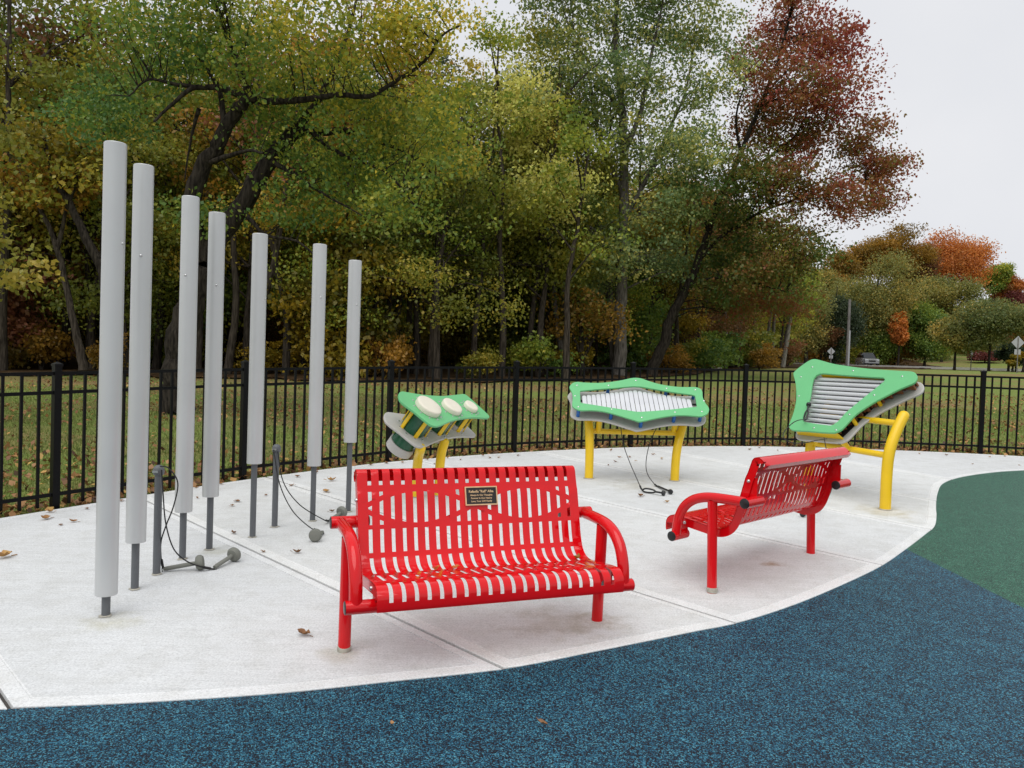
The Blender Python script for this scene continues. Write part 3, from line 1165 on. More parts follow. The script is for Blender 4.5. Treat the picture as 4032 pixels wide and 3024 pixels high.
# ------------------------------------------------------------------ benches
PROF_K = [(-0.262, 0.752), (-0.280, 0.776), (-0.262, 0.796), (-0.243, 0.812), (-0.226, 0.8175), (-0.206, 0.814), (-0.192, 0.800), (-0.184, 0.778), (-0.165, 0.72), (-0.152, 0.69), (-0.136, 0.63), (-0.120, 0.568), (-0.106, 0.515), (-0.093, 0.467), (-0.078, 0.426), (-0.058, 0.392), (-0.030, 0.368), (0.005, 0.356), (0.04, 0.353), (0.10, 0.361), (0.18, 0.371), (0.26, 0.381), (0.32, 0.386), (0.350, 0.384), (0.372, 0.374), (0.388, 0.355), (0.394, 0.335), (0.394, 0.30), (0.390, 0.283)]
prof = [PROF_K[0], PROF_K[1]] + smooth_open(PROF_K[1:], 3)[1:]
prof = [Vector((p[0], p[1])) for p in prof]
arc = [0.0]
for i in range(1, len(prof)):
    arc.append(arc[-1] + (prof[i] - prof[i - 1]).length)


def pe(s):
    s = max(0.0, min(arc[-1], s))
    for i in range(1, len(arc)):
        if s <= arc[i] + 1e-12:
            t = (s - arc[i - 1]) / (arc[i] - arc[i - 1])
            return prof[i - 1].lerp(prof[i], t)
    return prof[-1]


def s_of_z(z, first=True):
    """arc length on the back where the height is z (below the top roll)"""
    for i in range(len(prof) - 1):
        if prof[i].x > -0.235 and prof[i].y >= z >= prof[i + 1].y and prof[i].x < 0.0:
            t = (prof[i].y - z) / max(1e-9, prof[i].y - prof[i + 1].y)
            return arc[i] + t * (arc[i + 1] - arc[i])
    return 0


def s_of_u(u):
    for i in range(len(prof) - 1):
        if prof[i].y < 0.42 and prof[i].x <= u <= prof[i + 1].x:
            return arc[i] + (u - prof[i].x) / (prof[i + 1].x - prof[i].x) * (arc[i + 1] - arc[i])
    return 0


HW = 0.605
NC = 20
PITCH_C = 0.0572
SLW = 0.0188
cols = [(-(NC - 1) / 2 + i) * PITCH_C for i in range(NC)]
Z1, Z2 = 0.714, 0.556        # patterned band of the back
U1, U2 = 0.068, 0.262       # patterned band of the seat


S_RIDGE = min((abs(prof[i].x + 0.226), arc[i]) for i in range(len(prof)) if prof[i].y > 0.8)[1]


def slots(c):
    """list of slots (s at left edge a, s at right edge a, s at left b, s at right b) of column c"""
    out = []
    a = S_RIDGE - 0.003
    out.append((a, a, s_of_z(0.745), s_of_z(0.745)))

    def band(s0, s1, ph):
        L = s1 - s0
        mid = (s0 + s1) / 2
        th = 0.0138

        def wv(xc):
            return 0.089 * L / 0.159 * abs(math.sin(math.pi * (xc / PITCH_C + (NC - 1) / 2 + 0.8 + ph) / 10.29))
        x = cols[c]
        l, r = wv(x - SLW / 2), wv(x + SLW / 2)
        cen = (l + r) / 2
        # between the ribbons
        if cen - th > 0.007:
            il, ir = max(0.0005, l - th), max(0.0005, r - th)
            out.append((mid - il, mid - ir, mid + il, mid + ir))
        # outside the ribbons
        ol, orr = min(l + th, L / 2 - 0.001), min(r + th, L / 2 - 0.001)
        if L / 2 - cen - th > 0.006:
            out.append((s0, s0, mid - ol, mid - orr))
            out.append((mid + ol, mid + orr, s1, s1))
    band(s_of_z(Z1), s_of_z(Z2), 0)
    out.append((s_of_z(0.535), s_of_z(0.535), s_of_z(0.426), s_of_z(0.426)))
    out.append((s_of_z(0.403), s_of_z(0.403), s_of_u(0.040), s_of_u(0.040)))
    band(s_of_u(U1), s_of_u(U2), 5)
    sf = s_of_u(0.300)
    out.append((sf, sf, arc[-1] - 0.040, arc[-1] - 0.040))
    out.sort(key=lambda q: q[0])
    return out


def build_shell():
    V, F = [], []
    cache = {}

    def vert(x, s):
        k = (round(x, 5), round(s, 5))
        if k not in cache:
            q = pe(s)
            cache[k] = len(V)
            V.append((x, -q.x, q.y))      # local: x along bench, -y faces the sitter's front
        return cache[k]
    col_sl = [slots(c) for c in range(NC)]
    edges = {}
    for c in range(NC):
        xl, xr = cols[c] - SLW / 2, cols[c] + SLW / 2
        edges[round(xl, 5)] = sorted([v for q in col_sl[c] for v in (q[0], q[2])])
        edges[round(xr, 5)] = sorted([v for q in col_sl[c] for v in (q[1], q[3])])

    def ladder(xa, xb, a0, b0, a1, b1, extra_a, extra_b):
        """faces between the lines x=xa from a0 to a1 and x=xb from b0 to b1"""
        cuts = [s for s in arc if max(a0, b0) + 1e-4 < s < min(a1, b1) - 1e-4]
        pa, pb = [a0], [b0]
        la, lb = a0, b0
        for s in cuts + [None]:
            na, nb = (s, s) if s is not None else (a1, b1)
            sa = [la] + [e for e in extra_a if la + 1e-5 < e < na - 1e-5] + [na]
            sb = [lb] + [e for e in extra_b if lb + 1e-5 < e < nb - 1e-5] + [nb]
            ring = [vert(xa, q) for q in sa] + [vert(xb, q) for q in reversed(sb)]
            r2 = []
            for q in ring:
                if not r2 or r2[-1] != q:
                    r2.append(q)
            if r2[0] == r2[-1]:
                r2.pop()
            if len(r2) > 2:
                F.append(tuple(r2))
            la, lb = na, nb
    xs = [-HW]
    for c in range(NC):
        xs += [cols[c] - SLW / 2, cols[c] + SLW / 2]
    xs.append(HW)
    T = arc[-1]
    for k in range(0, len(xs) - 1, 2):
        xa, xb = xs[k], xs[k + 1]
        ladder(xa, xb, 0, 0, T, T, edges.get(round(xa, 5), []), edges.get(round(xb, 5), []))
    for c in range(NC):
        xl, xr = cols[c] - SLW / 2, cols[c] + SLW / 2
        pa, pb = 0.0, 0.0
        for (a0, b0, a1, b1) in col_sl[c]:
            ladder(xl, xr, pa, pb, a0, b0, [], [])
            pa, pb = a1, b1
        ladder(xl, xr, pa, pb, T, T, [], [])
    me = bpy.data.meshes.new('perforated_seat')
    me.from_pydata(V, [], F)
    me.update()
    o = bpy.data.objects.new('tmp', me)
    col.objects.link(o)
    so = o.modifiers.new('s', 'SOLIDIFY')
    so.thickness = 0.0045
    so.offset = 0
    bv = o.modifiers.new('b', 'BEVEL')
    bv.width = 0.0011
    bv.segments = 1
    bv.limit_method = 'ANGLE'
    bv.angle_limit = R(60)
    dg = bpy.context.evaluated_depsgraph_get()
    m2 = bpy.data.meshes.new_from_object(o.evaluated_get(dg))
    bpy.data.objects.remove(o)
    m2.materials.append(M['red'])
    finish(m2, True, 32)
    return m2


def flange_mesh(side):
    """turned down edge strip that follows the profile at one end"""
    vs, fs = [], []
    x0 = side * (HW - 0.002)
    pts = [i for i in range(len(prof)) if arc[i] > arc[4] - 0.01 and arc[i] < arc[-1] - 0.05]
    for i in pts:
        a, b = prof[max(i - 1, 0)], prof[min(i + 1, len(prof) - 1)]
        t = (b - a).normalized()
        nrm = Vector((t.y, -t.x))      # towards the underside
        if nrm.dot(Vector((-0.3, -0.3))) < 0:
            nrm = -nrm
        w = 0.050
        if arc[i] < arc[9]:
            w = 0.050 * max(0.3, (arc[i] - arc[4] + 0.02) / (arc[9] - arc[4] + 0.02))
        q = prof[i] + nrm * w
        for xx in (x0 - 0.002, x0 + 0.002):
            vs.append((xx, -prof[i].x, prof[i].y))
            vs.append((xx, -q.x, q.y))
    n = len(pts)
    for k in range(n - 1):
        o = k * 4
        fs += [(o, o + 1, o + 5, o + 4), (o + 2, o + 6, o + 7, o + 3), (o + 1, o + 3, o + 7, o + 5), (o, o + 4, o + 6, o + 2)]
    fs += [(0, 2, 3, 1), (4 * n - 4, 4 * n - 3, 4 * n - 1, 4 * n - 2)]
    return MB().add(vs, fs).mesh('side_flange', M['red'])


LEGX = 0.675
RT = 0.030


def bench(label):
    t = thing('park_bench', label, 'bench', 'red perforated metal benches')
    link('perforated_seat', build_shell(), t)
    for s in (-1, 1):
        link('side_flange', flange_mesh(s), t)
        MB().tube([(s * LEGX, 0.0, -0.06), (s * LEGX, -0.022, 0.535)], RT, 26, False).build('leg', M['red'], t)
        arm = [(s * LEGX, 0.200, 0.556), (s * LEGX, 0.08, 0.556), (s * LEGX, -0.03, 0.552), (s * LEGX, -0.10, 0.540), (s * LEGX, -0.165, 0.513), (s * LEGX, -0.218, 0.466), (s * LEGX, -0.250, 0.405), (s * LEGX, -0.264, 0.345), (s * LEGX, -0.270, 0.285)]
        MB().tube([Vector(p) for p in smooth_open(arm, 5)], RT, 26, False).build('armrest', M['red'], t)
        for (yy, zz, xi) in ((0.215, 0.556, 0.535), (-0.272, 0.277, 0.565)):
            st = MB().tube([(s * xi, yy, zz), (s * 0.722, yy, zz)], RT + 0.001, 26, False).build('support_tube', M['red'], t)
            MB().lathe((s * 0.720, yy, zz), (s, 0, 0), [(RT - .004, 0), (RT + 0.0005, 0.001), (RT + 0.0005, 0.003), (RT - 0.004, 0.006)], 24).build('end_cap', M['cap'], st)
            MB().lathe((s * (xi + .002), yy, zz), (-s, 0, 0), [(RT - .004, 0), (RT + 0.0005, 0.001), (RT + 0.0005, 0.003), (RT - 0.004, 0.006)], 24).build('end_cap', M['cap'], st)
        b1 = MB().box((s * 0.592, 0.195, 0.63), 0.006, 0.055, 0.13).build('bracket', M['red'], t, False)
        MB().lathe((s * 0.605, 0.172, 0.672), (s, 0, 0), [(0.011, 0), (0.011, 0.004), (0.007, 0.009), (0.002, 0.011)], 14).build('bolt', M['steel'], b1)
        b2 = MB().box((s * 0.592, -0.268, 0.325), 0.006, 0.055, 0.085).build('bracket', M['red'], t, False)
        MB().lathe((s * 0.605, -0.255, 0.352), (s, 0, 0), [(0.011, 0), (0.011, 0.004), (0.007, 0.009), (0.002, 0.011)], 14).build('bolt', M['steel'], b2)
        MB().lathe((s * LEGX, 0.0, 0.0), (0, 0, 1), [(RT + 0.001, -0.02), (RT + 0.0045, 0.001), (RT + 0.002, 0.006), (RT + 0.0008, 0.011)], 22).build('grout', M['grout'], t)
    return t


def place_bench(t, L, Rr, facing):
    L, Rr = Vector(L), Vector(Rr)
    x = (Rr - L) * facing
    c = (L + Rr) / 2
    t.location = c
    t.rotation_euler.z = math.atan2(x.y, x.x)


b1_ = bench('red slatted metal bench with a small memorial plaque on its back')
proto_extra = None
b2_ = copy_tree(b1_)
b2_['label'] = 'red slatted metal bench seen from behind, facing the harp shaped chime'
place_bench(b1_, (-0.7596, 3.6368, 0.1151), (0.5031, 4.1292, 0.143), 1)
place_bench(b2_, (1.2648, 4.6445, 0.1672), (2.2073, 5.5673, 0.2066), -1)

# memorial plaque, bolted on the back of the first bench
pc = pe(s_of_z(0.678))
pa_, pb_ = pe(s_of_z(0.74)), pe(s_of_z(0.60))
tdir = Vector((0, -(pa_ - pb_).x, (pa_ - pb_).y)).normalized()
pn = Vector((0, -1, 0))
pn = (pn - tdir * pn.dot(tdir)).normalized()
PXW, PXH = 0.178, 0.098
pl = MB().box((0, 0, 0.004), PXW - 0.008, PXH - 0.008, 0.006).build('plaque', M['plaque'], b1_, False)
pl.matrix_local = basis(Vector((0.040, -pc.x, pc.y)) + pn * 0.004, Vector((1, 0, 0)), tdir, Vector((1, 0, 0)).cross(tdir))
fr = MB()
for sx_, sy_, w_, h_ in ((0, 1, PXW, 0.006), (0, -1, PXW, 0.006)):
    fr.box((0, sy_ * (PXH / 2 - 0.003), 0.005), w_, h_, 0.010)
for sx_ in (-1, 1):
    fr.box((sx_ * (PXW / 2 - 0.003), 0, 0.005), 0.006, PXH - 0.0125, 0.010)
fr.build('plaque_frame', M['brass'], pl, False)
for body, w_, yy in (('Rafaella "Rafi" Alba', 0.136, 0.0225), ('Always In Our Thoughts', 0.123, 0.0035), ('Forever In Our Hearts', 0.115, -0.0125), ('Love, Your GW Family', 0.115, -0.0285)):
    o = link('lettering', text_mesh('lettering', body, w_, M['brass']), pl, (0, yy, 0.0072))
for v in pl.data.vertices:
    pass

# ------------------------------------------------------------------ panel instruments
X0 = [[-0.743, 0.206], [-0.723, 0.259], [-0.695, 0.292], [-0.653, 0.309], [-0.599, 0.302], [-0.517, 0.299], [-0.422, 0.302], [-0.325, 0.318], [-0.227, 0.344], [-0.128, 0.379], [-0.056, 0.41], [0.007, 0.424], [0.073, 0.414], [0.131, 0.379], [0.195, 0.346], [0.273, 0.315], [0.365, 0.292], [0.459, 0.28], [0.561, 0.28], [0.637, 0.287], [0.682, 0.276], [0.711, 0.244], [0.714, 0.193], [0.703, 0.126], [0.703, 0.071], [0.713, -0.004], [0.731, -0.068], [0.728, -0.121], [0.702, -0.175], [0.656, -0.213], [0.608, -0.226], [0.538, -0.22], [0.448, -0.216], [0.342, -0.227], [0.235, -0.254], [0.113, -0.296], [0.012, -0.335], [-0.047, -0.348], [-0.082, -0.33], [-0.155, -0.298], [-0.242, -0.257], [-0.341, -0.216], [-0.443, -0.19], [-0.547, -0.186], [-0.638, -0.193], [-0.689, -0.172], [-0.72, -0.137], [-0.725, -0.094], [-0.717, -0.019], [-0.714, 0.047], [-0.717, 0.102], [-0.731, 0.156]]
XH = [[-0.636, 0.128], [-0.627, 0.149], [-0.443, 0.19], [-0.238, 0.226], [-0.134, 0.249], [-0.03, 0.268], [0.05, 0.266], [0.148, 0.242], [0.279, 0.21], [0.443, 0.175], [0.593, 0.15], [0.627, 0.13], [0.617, -0.042], [0.611, -0.069], [0.595, -0.075], [0.534, -0.084], [0.33, -0.132], [0.13, -0.169], [-0.003, -0.19], [-0.054, -0.19], [-0.142, -0.172], [-0.239, -0.152], [-0.399, -0.119], [-0.528, -0.092], [-0.626, -0.073], [-0.640, -0.058]]


def pframe(n):
    n = Vector(n).normalized()
    w = Vector((0, 0, 1)).cross(n).normalized()
    return w, n.cross(w), n


def screws(parent, pts, m4):
    for (a, b) in pts:
        o = link('screw', SCREW, parent)
        o.matrix_local = m4 @ Matrix.Translation((a, b, 0.0))


SCREW = MB().lathe((0, 0, -0.001), (0, 0, 1), [(0.011, 0), (0.010, 0.004), (0.005, 0.007), (0.001, 0.008)], 10).mesh('screw', M['steel'])

# --- metallophone
met = thing('metallophone', 'green framed metallophone of silver bars on yellow posts by the fence', 'metallophone')
w, u, n = pframe((0, -math.sin(R(35)), math.cos(R(35))))
P = Vector((1.378, 8.3, 1.158))
Bm = basis(P, w, u, n)
o = link('front_panel', plate_mesh('front_panel', smooth_closed(X0, 3), [XH], 0.019, 0.003, M['green']), met)
o.matrix_local = Bm
screws(o, [(-.66, .245), (-.31, .262), (0.005, .372), (.33, .245), (.645, .235), (-.665, -.14), (-.31, -.16), (-0.005, -.285), (.36, -.175), (.65, -.15), (.705, .04), (-.69, .05)], Matrix.Identity(4))
o = link('back_panel', plate_mesh('back_panel', smooth_closed([(a * 1.0 - 0.01, b * 1.0) for a, b in X0], 3), [[(-.50, .08), (-.25, .12), (0, .15), (.25, .12), (.50, .08), (.50, -.03), (.25, -.07), (0, -.11), (-.25, -.07), (-.50, -.03)]], 0.019, 0.004, M['stone']), met)
o.matrix_local = basis(P - n * 0.128, w, u, n)
for (a, b) in [(-.66, -.14), (-.31, -.165), (-0.005, -.285), (.36, -.18), (.645, -.15), (-.31, .262), (.33, .245), (-.66, .245), (.64, .24)]:
    c = P + w * a + u * b
    MB().tube([c - n * 0.02, c - n * 0.127], 0.019, 18).build('spacer', M['blue'], met)
bar_w, bar_p = 0.0425, 0.0518


def hole_span(x, H):
    ys = []
    for i in range(len(H)):
        (x0, y0), (x1, y1) = H[i], H[(i + 1) % len(H)]
        if (x0 - x) * (x1 - x) <= 0 and x0 != x1:
            ys.append(y0 + (y1 - y0) * (x - x0) / (x1 - x0))
    return min(ys), max(ys)


for k in range(23):
    xc = -0.016 + (k - 11) * bar_p
    tt = 1 - abs(k - 11) / 11
    top = 0.115 + 0.128 * tt
    bot = -0.115 - 0.115 * tt
    hw_ = bar_w / 2
    ring = []
    for j in range(9):
        a = math.pi * j / 8
        ring.append((xc + hw_ * math.cos(a), top - hw_ + hw_ * math.sin(a)))
    for j in range(9):
        a = math.pi + math.pi * j / 8
        ring.append((xc + hw_ * math.cos(a), bot + hw_ + hw_ * math.sin(a)))
    o = link('bar', plate_mesh('bar', ring, [], 0.012, 0.002, M['alu']), met)
    o.matrix_local = basis(P - n * 0.040, w, u, n)
    c = P - n * 0.056 + w * xc
    MB().tube([c + u * (top - 0.05), c + u * (bot + 0.01)], 0.011, 12).build('resonator', M['alu'], met)
for ub in (0.10, -0.09):
    MB().box(P - n * 0.083 + u * (ub * 0.75), 1.30, 0.02, 0.016, w, u, n).build('cord_rail', M['cap'], met, False)


def post(parent, pts, r, sub=5):
    p = [Vector(q) for q in smooth_open(pts, sub)]
    d = (p[-1] - p[-2]).normalized()
    rr = [r] * len(p)
    for k in (0.5, 0.8, 0.95, 1.0):
        p.append(p[-1] + d * r * 0.0 + d * (r * (0.5 if k == 0.5 else 0.25 if k < 0.9 else 0.1)))
        rr.append(r * math.sqrt(max(0.0025, 1 - k * k)))
    return MB().tube(p, rr, 24).build('post', M['yellow'], parent, True, 60)


xl = Vector((0.8749, 8.3956, 0.2894))
xr = Vector((1.8093, 8.3844, 0.2975))
PR = 0.0465
post(met, [xl - Vector((0, 0, .05)), xl + Vector((-.003, 0, .3)), xl + Vector((-.012, .05, .55)), xl + Vector((-.025, .13, .72))], PR)
post(met, [xr - Vector((0, 0, .05)), xr + Vector((0.005, 0, .22)), xr + Vector((0.03, .03, .40)), xr + Vector((0.075, .09, .55)), xr + Vector((0.105, .13, .645))], PR)
for q in (xl, xr):
    MB().lathe(q, (0, 0, 1), [(PR + .004, -0.02), (PR + 0.014, 0.002), (PR + 0.006, 0.006)], 22).build('grout', M['grout'], met)
bz = Vector((0, 0.10, 0))
Lb = at(1270, 931, 8.48)
Rb = at(1468, 936, 8.48)
MB().tube([Lb, Rb], 0.029, 16).build('cross_beam', M['yellow'], met)
Lb2, Rb2 = at(1270, 905, 8.62), at(1468, 908, 8.62)
MB().tube([Lb2, Rb2], 0.029, 16).build('cross_beam', M['yellow'], met)
for px in (1292, 1455):
    a = at(px, 933, 8.48)
    MB().tube([a, a + n * 0.20], 0.030, 14).build('strut', M['yellow'], met)


def beater(label, grip, head, path, sdw=None, loop=True):
    t = thing('beater', label, 'beater', 'black beaters tethered to the panel instruments')
    grip, head = Vector(grip), Vector(head)
    d = (head - grip).normalized()
    L_ = (head - grip).length
    sdw = sdw or d.cross(Vector((0, 0, 1))).normalized()
    mb = MB()
    if loop:
        g1 = grip + d * (L_ * 0.62)
        mb.tube([Vector(q) for q in smooth_open([grip, grip + d * .02 + sdw * .018, grip + d * (L_ * .3) + sdw * .021, g1 - d * .02 + sdw * .014, g1], 4)], 0.0085, 8)
        mb.tube([Vector(q) for q in smooth_open([grip, grip + d * .02 - sdw * .018, grip + d * (L_ * .3) - sdw * .021, g1 - d * .02 - sdw * .014, g1], 4)], 0.0085, 8)
        mb.tube([g1 - d * .005, head], 0.0095, 10)
    else:
        mb.tube([grip, head], 0.0105, 10)
    mb.build('handle', M['cap'], t)
    MB().lathe(head - d * 0.016, d, [(0.012, 0), (0.024, 0.004), (0.026, 0.016), (0.024, 0.028), (0.01, 0.032)], 18).build('head', M['cap'], t)
    mb = MB()
    cable(mb, path, 0.0042)
    mb.build('cable', M['wire'], t)
    q, q0 = Vector(path[-1]), Vector(path[-2])
    dd = (q - q0).normalized()
    MB().tube([q - dd * 0.09, q - dd * 0.03], 0.009, 10).build('clamp', M['wire'], t)


g1_, h1_ = up_(gnd(1388, 1064), .028), up_(gnd(1433, 1071), .027)
beater('black loop handled beater lying flat under the metallophone, nearer the leaf', g1_, h1_, mpath([(1340, 915), (1346, 957), (1358, 993), (1373, 1028), (1387, 1060)], 8.25, g1_.y), sdw=Vector((.35, -.35, .87)).normalized())
g2_, h2_ = up_(gnd(1421, 1053), .012), up_(gnd(1448, 1068), .027)
beater('black straight beater under the metallophone, pointing at its bent post', g2_, h2_, mpath([(1422, 917), (1405, 953), (1396, 993), (1398, 1022), (1413, 1045), (1421, 1052)], 8.25, g2_.y), loop=False)

# --- drum panel
D0 = [[-0.45, 0.175], [-0.401, 0.221], [-0.346, 0.24], [-0.29, 0.232], [-0.099, 0.192], [0.118, 0.168], [0.241, 0.164], [0.422, 0.173], [0.576, 0.183], [0.617, 0.172], [0.636, 0.12], [0.653, 0.015], [0.668, -0.09], [0.668, -0.145], [0.639, -0.169], [0.586, -0.171], [0.416, -0.152], [0.241, -0.149], [0.074, -0.159], [-0.074, -0.181], [-0.217, -0.212], [-0.299, -0.222], [-0.35, -0.213], [-0.379, -0.185], [-0.406, -0.107], [-0.432, -0.02], [-0.466, 0.053], [-0.480, 0.115]]
dr = thing('drum_panel', 'green topped drum panel with three cream drums on yellow posts', 'drums')
w, u, n = pframe((0.54, -0.31, 0.79))
P = Vector((-0.652, 7.15, 1.077))
o = link('front_panel', plate_mesh('front_panel', smooth_closed(D0, 4), [], 0.022, 0.004, M['green']), dr)
o.matrix_local = basis(P, w, u, n)
DC = [(-0.216, 0.002, 0.127, 0.525, 0.052), (0.140, -0.015, 0.105, 0.37, 0.048), (0.462, -0.024, 0.075, 0.31, 0.042)]
Bf = basis(P, w, u, n)
for (a, b, r, L_, ch) in DC:
    c = P + w * a + u * b
    dm = MB().lathe(c + n * 0.005, -n, [(r - .012, 0), (r - .010, 0.001), (r - .010, L_ - 0.07), (r - .02, L_ - 0.069)], 40).build('drum', M['drum'], dr)
    MB().lathe(c + n * 0.002, n, [(r, 0), (r, ch - .014), (r - .004, ch - .004), (r - .014, ch), (r * .6, ch + .001), (0.001, ch + .0015)], 44).build('drum_head', M['cream'], dm, True, 50)
    MB().lathe(c - n * (L_ - 0.105), -n, [(r + .002, 0), (r + .002, 0.085), (r - .02, 0.088)], 40).build('drum_foot', M['stone'], dm)
    scr = [(a + (r + .022) * math.cos(q), b + (r + .022) * math.sin(q)) for q in [math.pi * (k / 5 + 0.1) for k in range(10)]]
    screws(o, scr, Matrix.Identity(4))
    for k in range(5):
        q = 2 * math.pi * (k / 5) - 2.15
        d = w * math.cos(q) + u * math.sin(q)
        td = n.cross(d)
        cc = c + d * (r + 0.004) - n * 0.137
        sm = MB().box(cc, 0.037, 0.011, 0.226, td, d, n).build('strap', M['yellow'], dm, False)
o2 = link('back_panel', plate_mesh('back_panel', smooth_closed(D0, 4), [], 0.022, 0.006, M['stone']), dr)
o2.matrix_local = basis(P - n * 0.25, w, u, n)
for (a, b, r, L_, ch) in DC:
    screws(o2, [(a + (r + .022) * math.cos(q), b + (r + .022) * math.sin(q)) for q in [math.pi * (k / 5 + 0.1) for k in range(10)]], Matrix.Identity(4))
dl, drr = gnd(899, 1073), gnd(948, 1070)
tl, tr_ = on(909, 968, P - n * 0.29, n), on(960, 955, P - n * 0.29, n)
for a_, b_ in ((dl, tl), (drr, tr_)):
    hh_ = b_.z - a_.z
    dv = Vector((b_.x - a_.x, b_.y - a_.y, 0))
    post(dr, [a_ - Vector((0, 0, .05)), a_ + Vector((0, 0, hh_ * .35)), a_ + dv * .06 + Vector((0, 0, hh_ * .58)), a_ + dv * .40 + Vector((0, 0, hh_ * .82)), b_], 0.0445)
for q in (dl, drr):
    MB().lathe(q, (0, 0, 1), [(.049, -0.02), (.058, 0.002), (.05, 0.006)], 22).build('grout', M['grout'], dr)
mc = P - n * 0.279 + w * 0.0 - u * 0.02
MB().box(mc, 0.30, 0.12, 0.035, w, u, n).build('mounting_block', M['stone'], dr, False)

# --- harp chime
H0 = [[-1.117, 0.751], [-1.13, 0.801], [-1.101, 0.886], [-1.048, 0.975], [-0.994, 0.997], [-0.904, 0.982], [-0.7, 0.931], [-0.488, 0.897], [-0.278, 0.872], [-0.085, 0.857], [0.157, 0.845], [0.282, 0.842], [0.346, 0.827], [0.398, 0.78], [0.419, 0.717], [0.4, 0.675], [0.326, 0.614], [0.238, 0.517], [0.14, 0.396], [0.057, 0.247], [0.035, 0.132], [0.02, 0.026], [-0.015, -0.014], [-0.054, -0.029], [-0.186, -0.039], [-0.377, -0.046], [-0.506, -0.056], [-0.578, -0.043], [-0.62, -0.01], [-0.645, 0.039], [-0.693, 0.171], [-0.776, 0.334], [-0.881, 0.485], [-0.994, 0.624]]
HH = [[-0.798, 0.747], [-0.762, 0.777], [-0.71, 0.782], [-0.401, 0.765], [-0.142, 0.753], [0.053, 0.748], [0.086, 0.728], [0.097, 0.695], [0.061, 0.60], [-0.002, 0.435], [-0.066, 0.249], [-0.079, 0.119], [-0.106, 0.067], [-0.133, 0.052], [-0.313, 0.055], [-0.454, 0.062], [-0.495, 0.072], [-0.515, 0.099], [-0.564, 0.245], [-0.658, 0.437], [-0.755, 0.605], [-0.799, 0.698]]
hp = thing('harp_chime', 'green harp shaped chime of silver pipes on bent yellow posts', 'chime')
w, u, n = pframe((-.64, -.306, .707))
P = Vector((3.167, 7.436, 0.971))
o = link('front_panel', plate_mesh('front_panel', smooth_closed(H0, 3), [HH], 0.022, 0.004, M['green']), hp)
o.matrix_local = basis(P, w, u, n)
screws(o, [(-.93, .87), (-.36, .83), (.25, .77), (-.98, .71), (-.80, .42), (.10, .50), (-.01, .22), (-.60, .03), (-.30, -.0), (-.03, .005)], Matrix.Identity(4))
o = link('back_panel', plate_mesh('back_panel', smooth_closed(H0, 3), [], 0.022, 0.006, M['stone']), hp)
o.matrix_local = basis(P - n * 0.14, w, u, n)
for (a, b) in [(.10, .50), (-.01, .22), (-.80, .42), (-.98, .71), (.25, .77), (-.36, .83)]:
    c = P + w * a + u * b
    MB().tube([c - n * 0.02, c - n * 0.14], 0.020, 18).build('spacer', M['yellow'], hp)
cw = (-.315, -.012)
MB().add([P + w * -.56 + u * -.01 - n * .024, P + w * -.06 + u * .0 - n * .024, P + w * -.03 + u * .01 - n * .139, P + w * -.60 + u * .0 - n * .139,
          P + w * -.56 + u * .004 - n * .024, P + w * -.06 + u * .014 - n * .024, P + w * -.03 + u * .024 - n * .139, P + w * -.60 + u * .014 - n * .139],
         [(0, 3, 2, 1), (4, 5, 6, 7), (0, 1, 5, 4), (1, 2, 6, 5), (2, 3, 7, 6), (3, 0, 4, 7)]).build('end_plate', M['yellow'], hp, False)
MB().box(P + w * -.36 + u * .80 - n * .08, .84, .014, .11, w, u, n).build('end_plate', M['yellow'], hp, False)
MB().add([P + w * a + u * b - n * 0.1385 for a, b in [(-.84, .79), (.12, .79), (-.05, .03), (-.54, .03)]], [(0, 3, 2, 1)]).build('gap_shade_sheet', M['cap'], hp, False)  # added black sheet, its colour stands in for shade between the pipes
for k in range(11):
    ub = 0.752 - k * 0.0655
    wl_, wr_ = -0.84 + 0.33 * k / 10, 0.36 - 0.36 * k / 10
    wr_ = (0.345, 0.245, 0.17, 0.115, 0.07, 0.035, -0.01, -0.04, -0.06, -0.08, -0.10)[k]
    c = P + u * ub - n * 0.070
    tb = MB().tube([c + w * wl_, c + w * wr_], 0.0225, 20).build('pipe', M['alu'], hp)
    wb = MB()
    for s_ in (-1, 1):
        wb.box(c + w * (wr_ - 0.05) - n * 0.030 + u * (s_ * 0.023), 0.13, 0.017, 0.060, w, u, n)
    wb.build('wooden_block', M['wood'], tb, False)
    for fr_ in (0.22, 0.74):
        q = c + w * (wl_ + (wr_ - wl_) * fr_) - u * 0.031
        MB().box(q - n * 0.01, 0.05, 0.016, 0.012, w, u, n).build('cord_clip', M['cap'], tb, False)
hb = Vector((3.52, 7.1599, 0.2719))
hl = Vector((3.12, 8.0, 0.2965))
uh = Vector((0.9, 0.43, 0))
for q in (hb, hl):
    post(hp, [q - Vector((0, 0, .05)), q + Vector((0, 0, .30)), q + Vector((0, 0, .48)) + uh * .012, q + Vector((0, 0, .62)) + uh * .05, q + Vector((0, 0, .76)) + uh * .12, q + Vector((0, 0, .875)) + uh * .195], 0.0495)
    MB().lathe(q, (0, 0, 1), [(.053, -0.02), (.064, 0.002), (.055, 0.006)], 22).build('grout', M['grout'], hp)
for (dz_, sh) in ((0.50, 0.018), (0.80, 0.145)):
    a, b = hb + Vector((0, 0, dz_)) + uh * sh, hl + Vector((0, 0, dz_)) + uh * sh
    MB().tube([a, b], 0.030, 18).build('cross_beam', M['yellow'], hp)
    for f_ in ((0.50, 0.90) if dz_ < .6 else (0.16, 0.80)):
        q = a.lerp(b, f_)
        MB().tube([q, q + n * ((P - n * 0.16 - q).dot(n))], 0.030, 16).build('strut', M['yellow'], hp)
gH, hH = on(1739, 907, P + n * .012, n), on(1747, 874, P + n * .02, n)
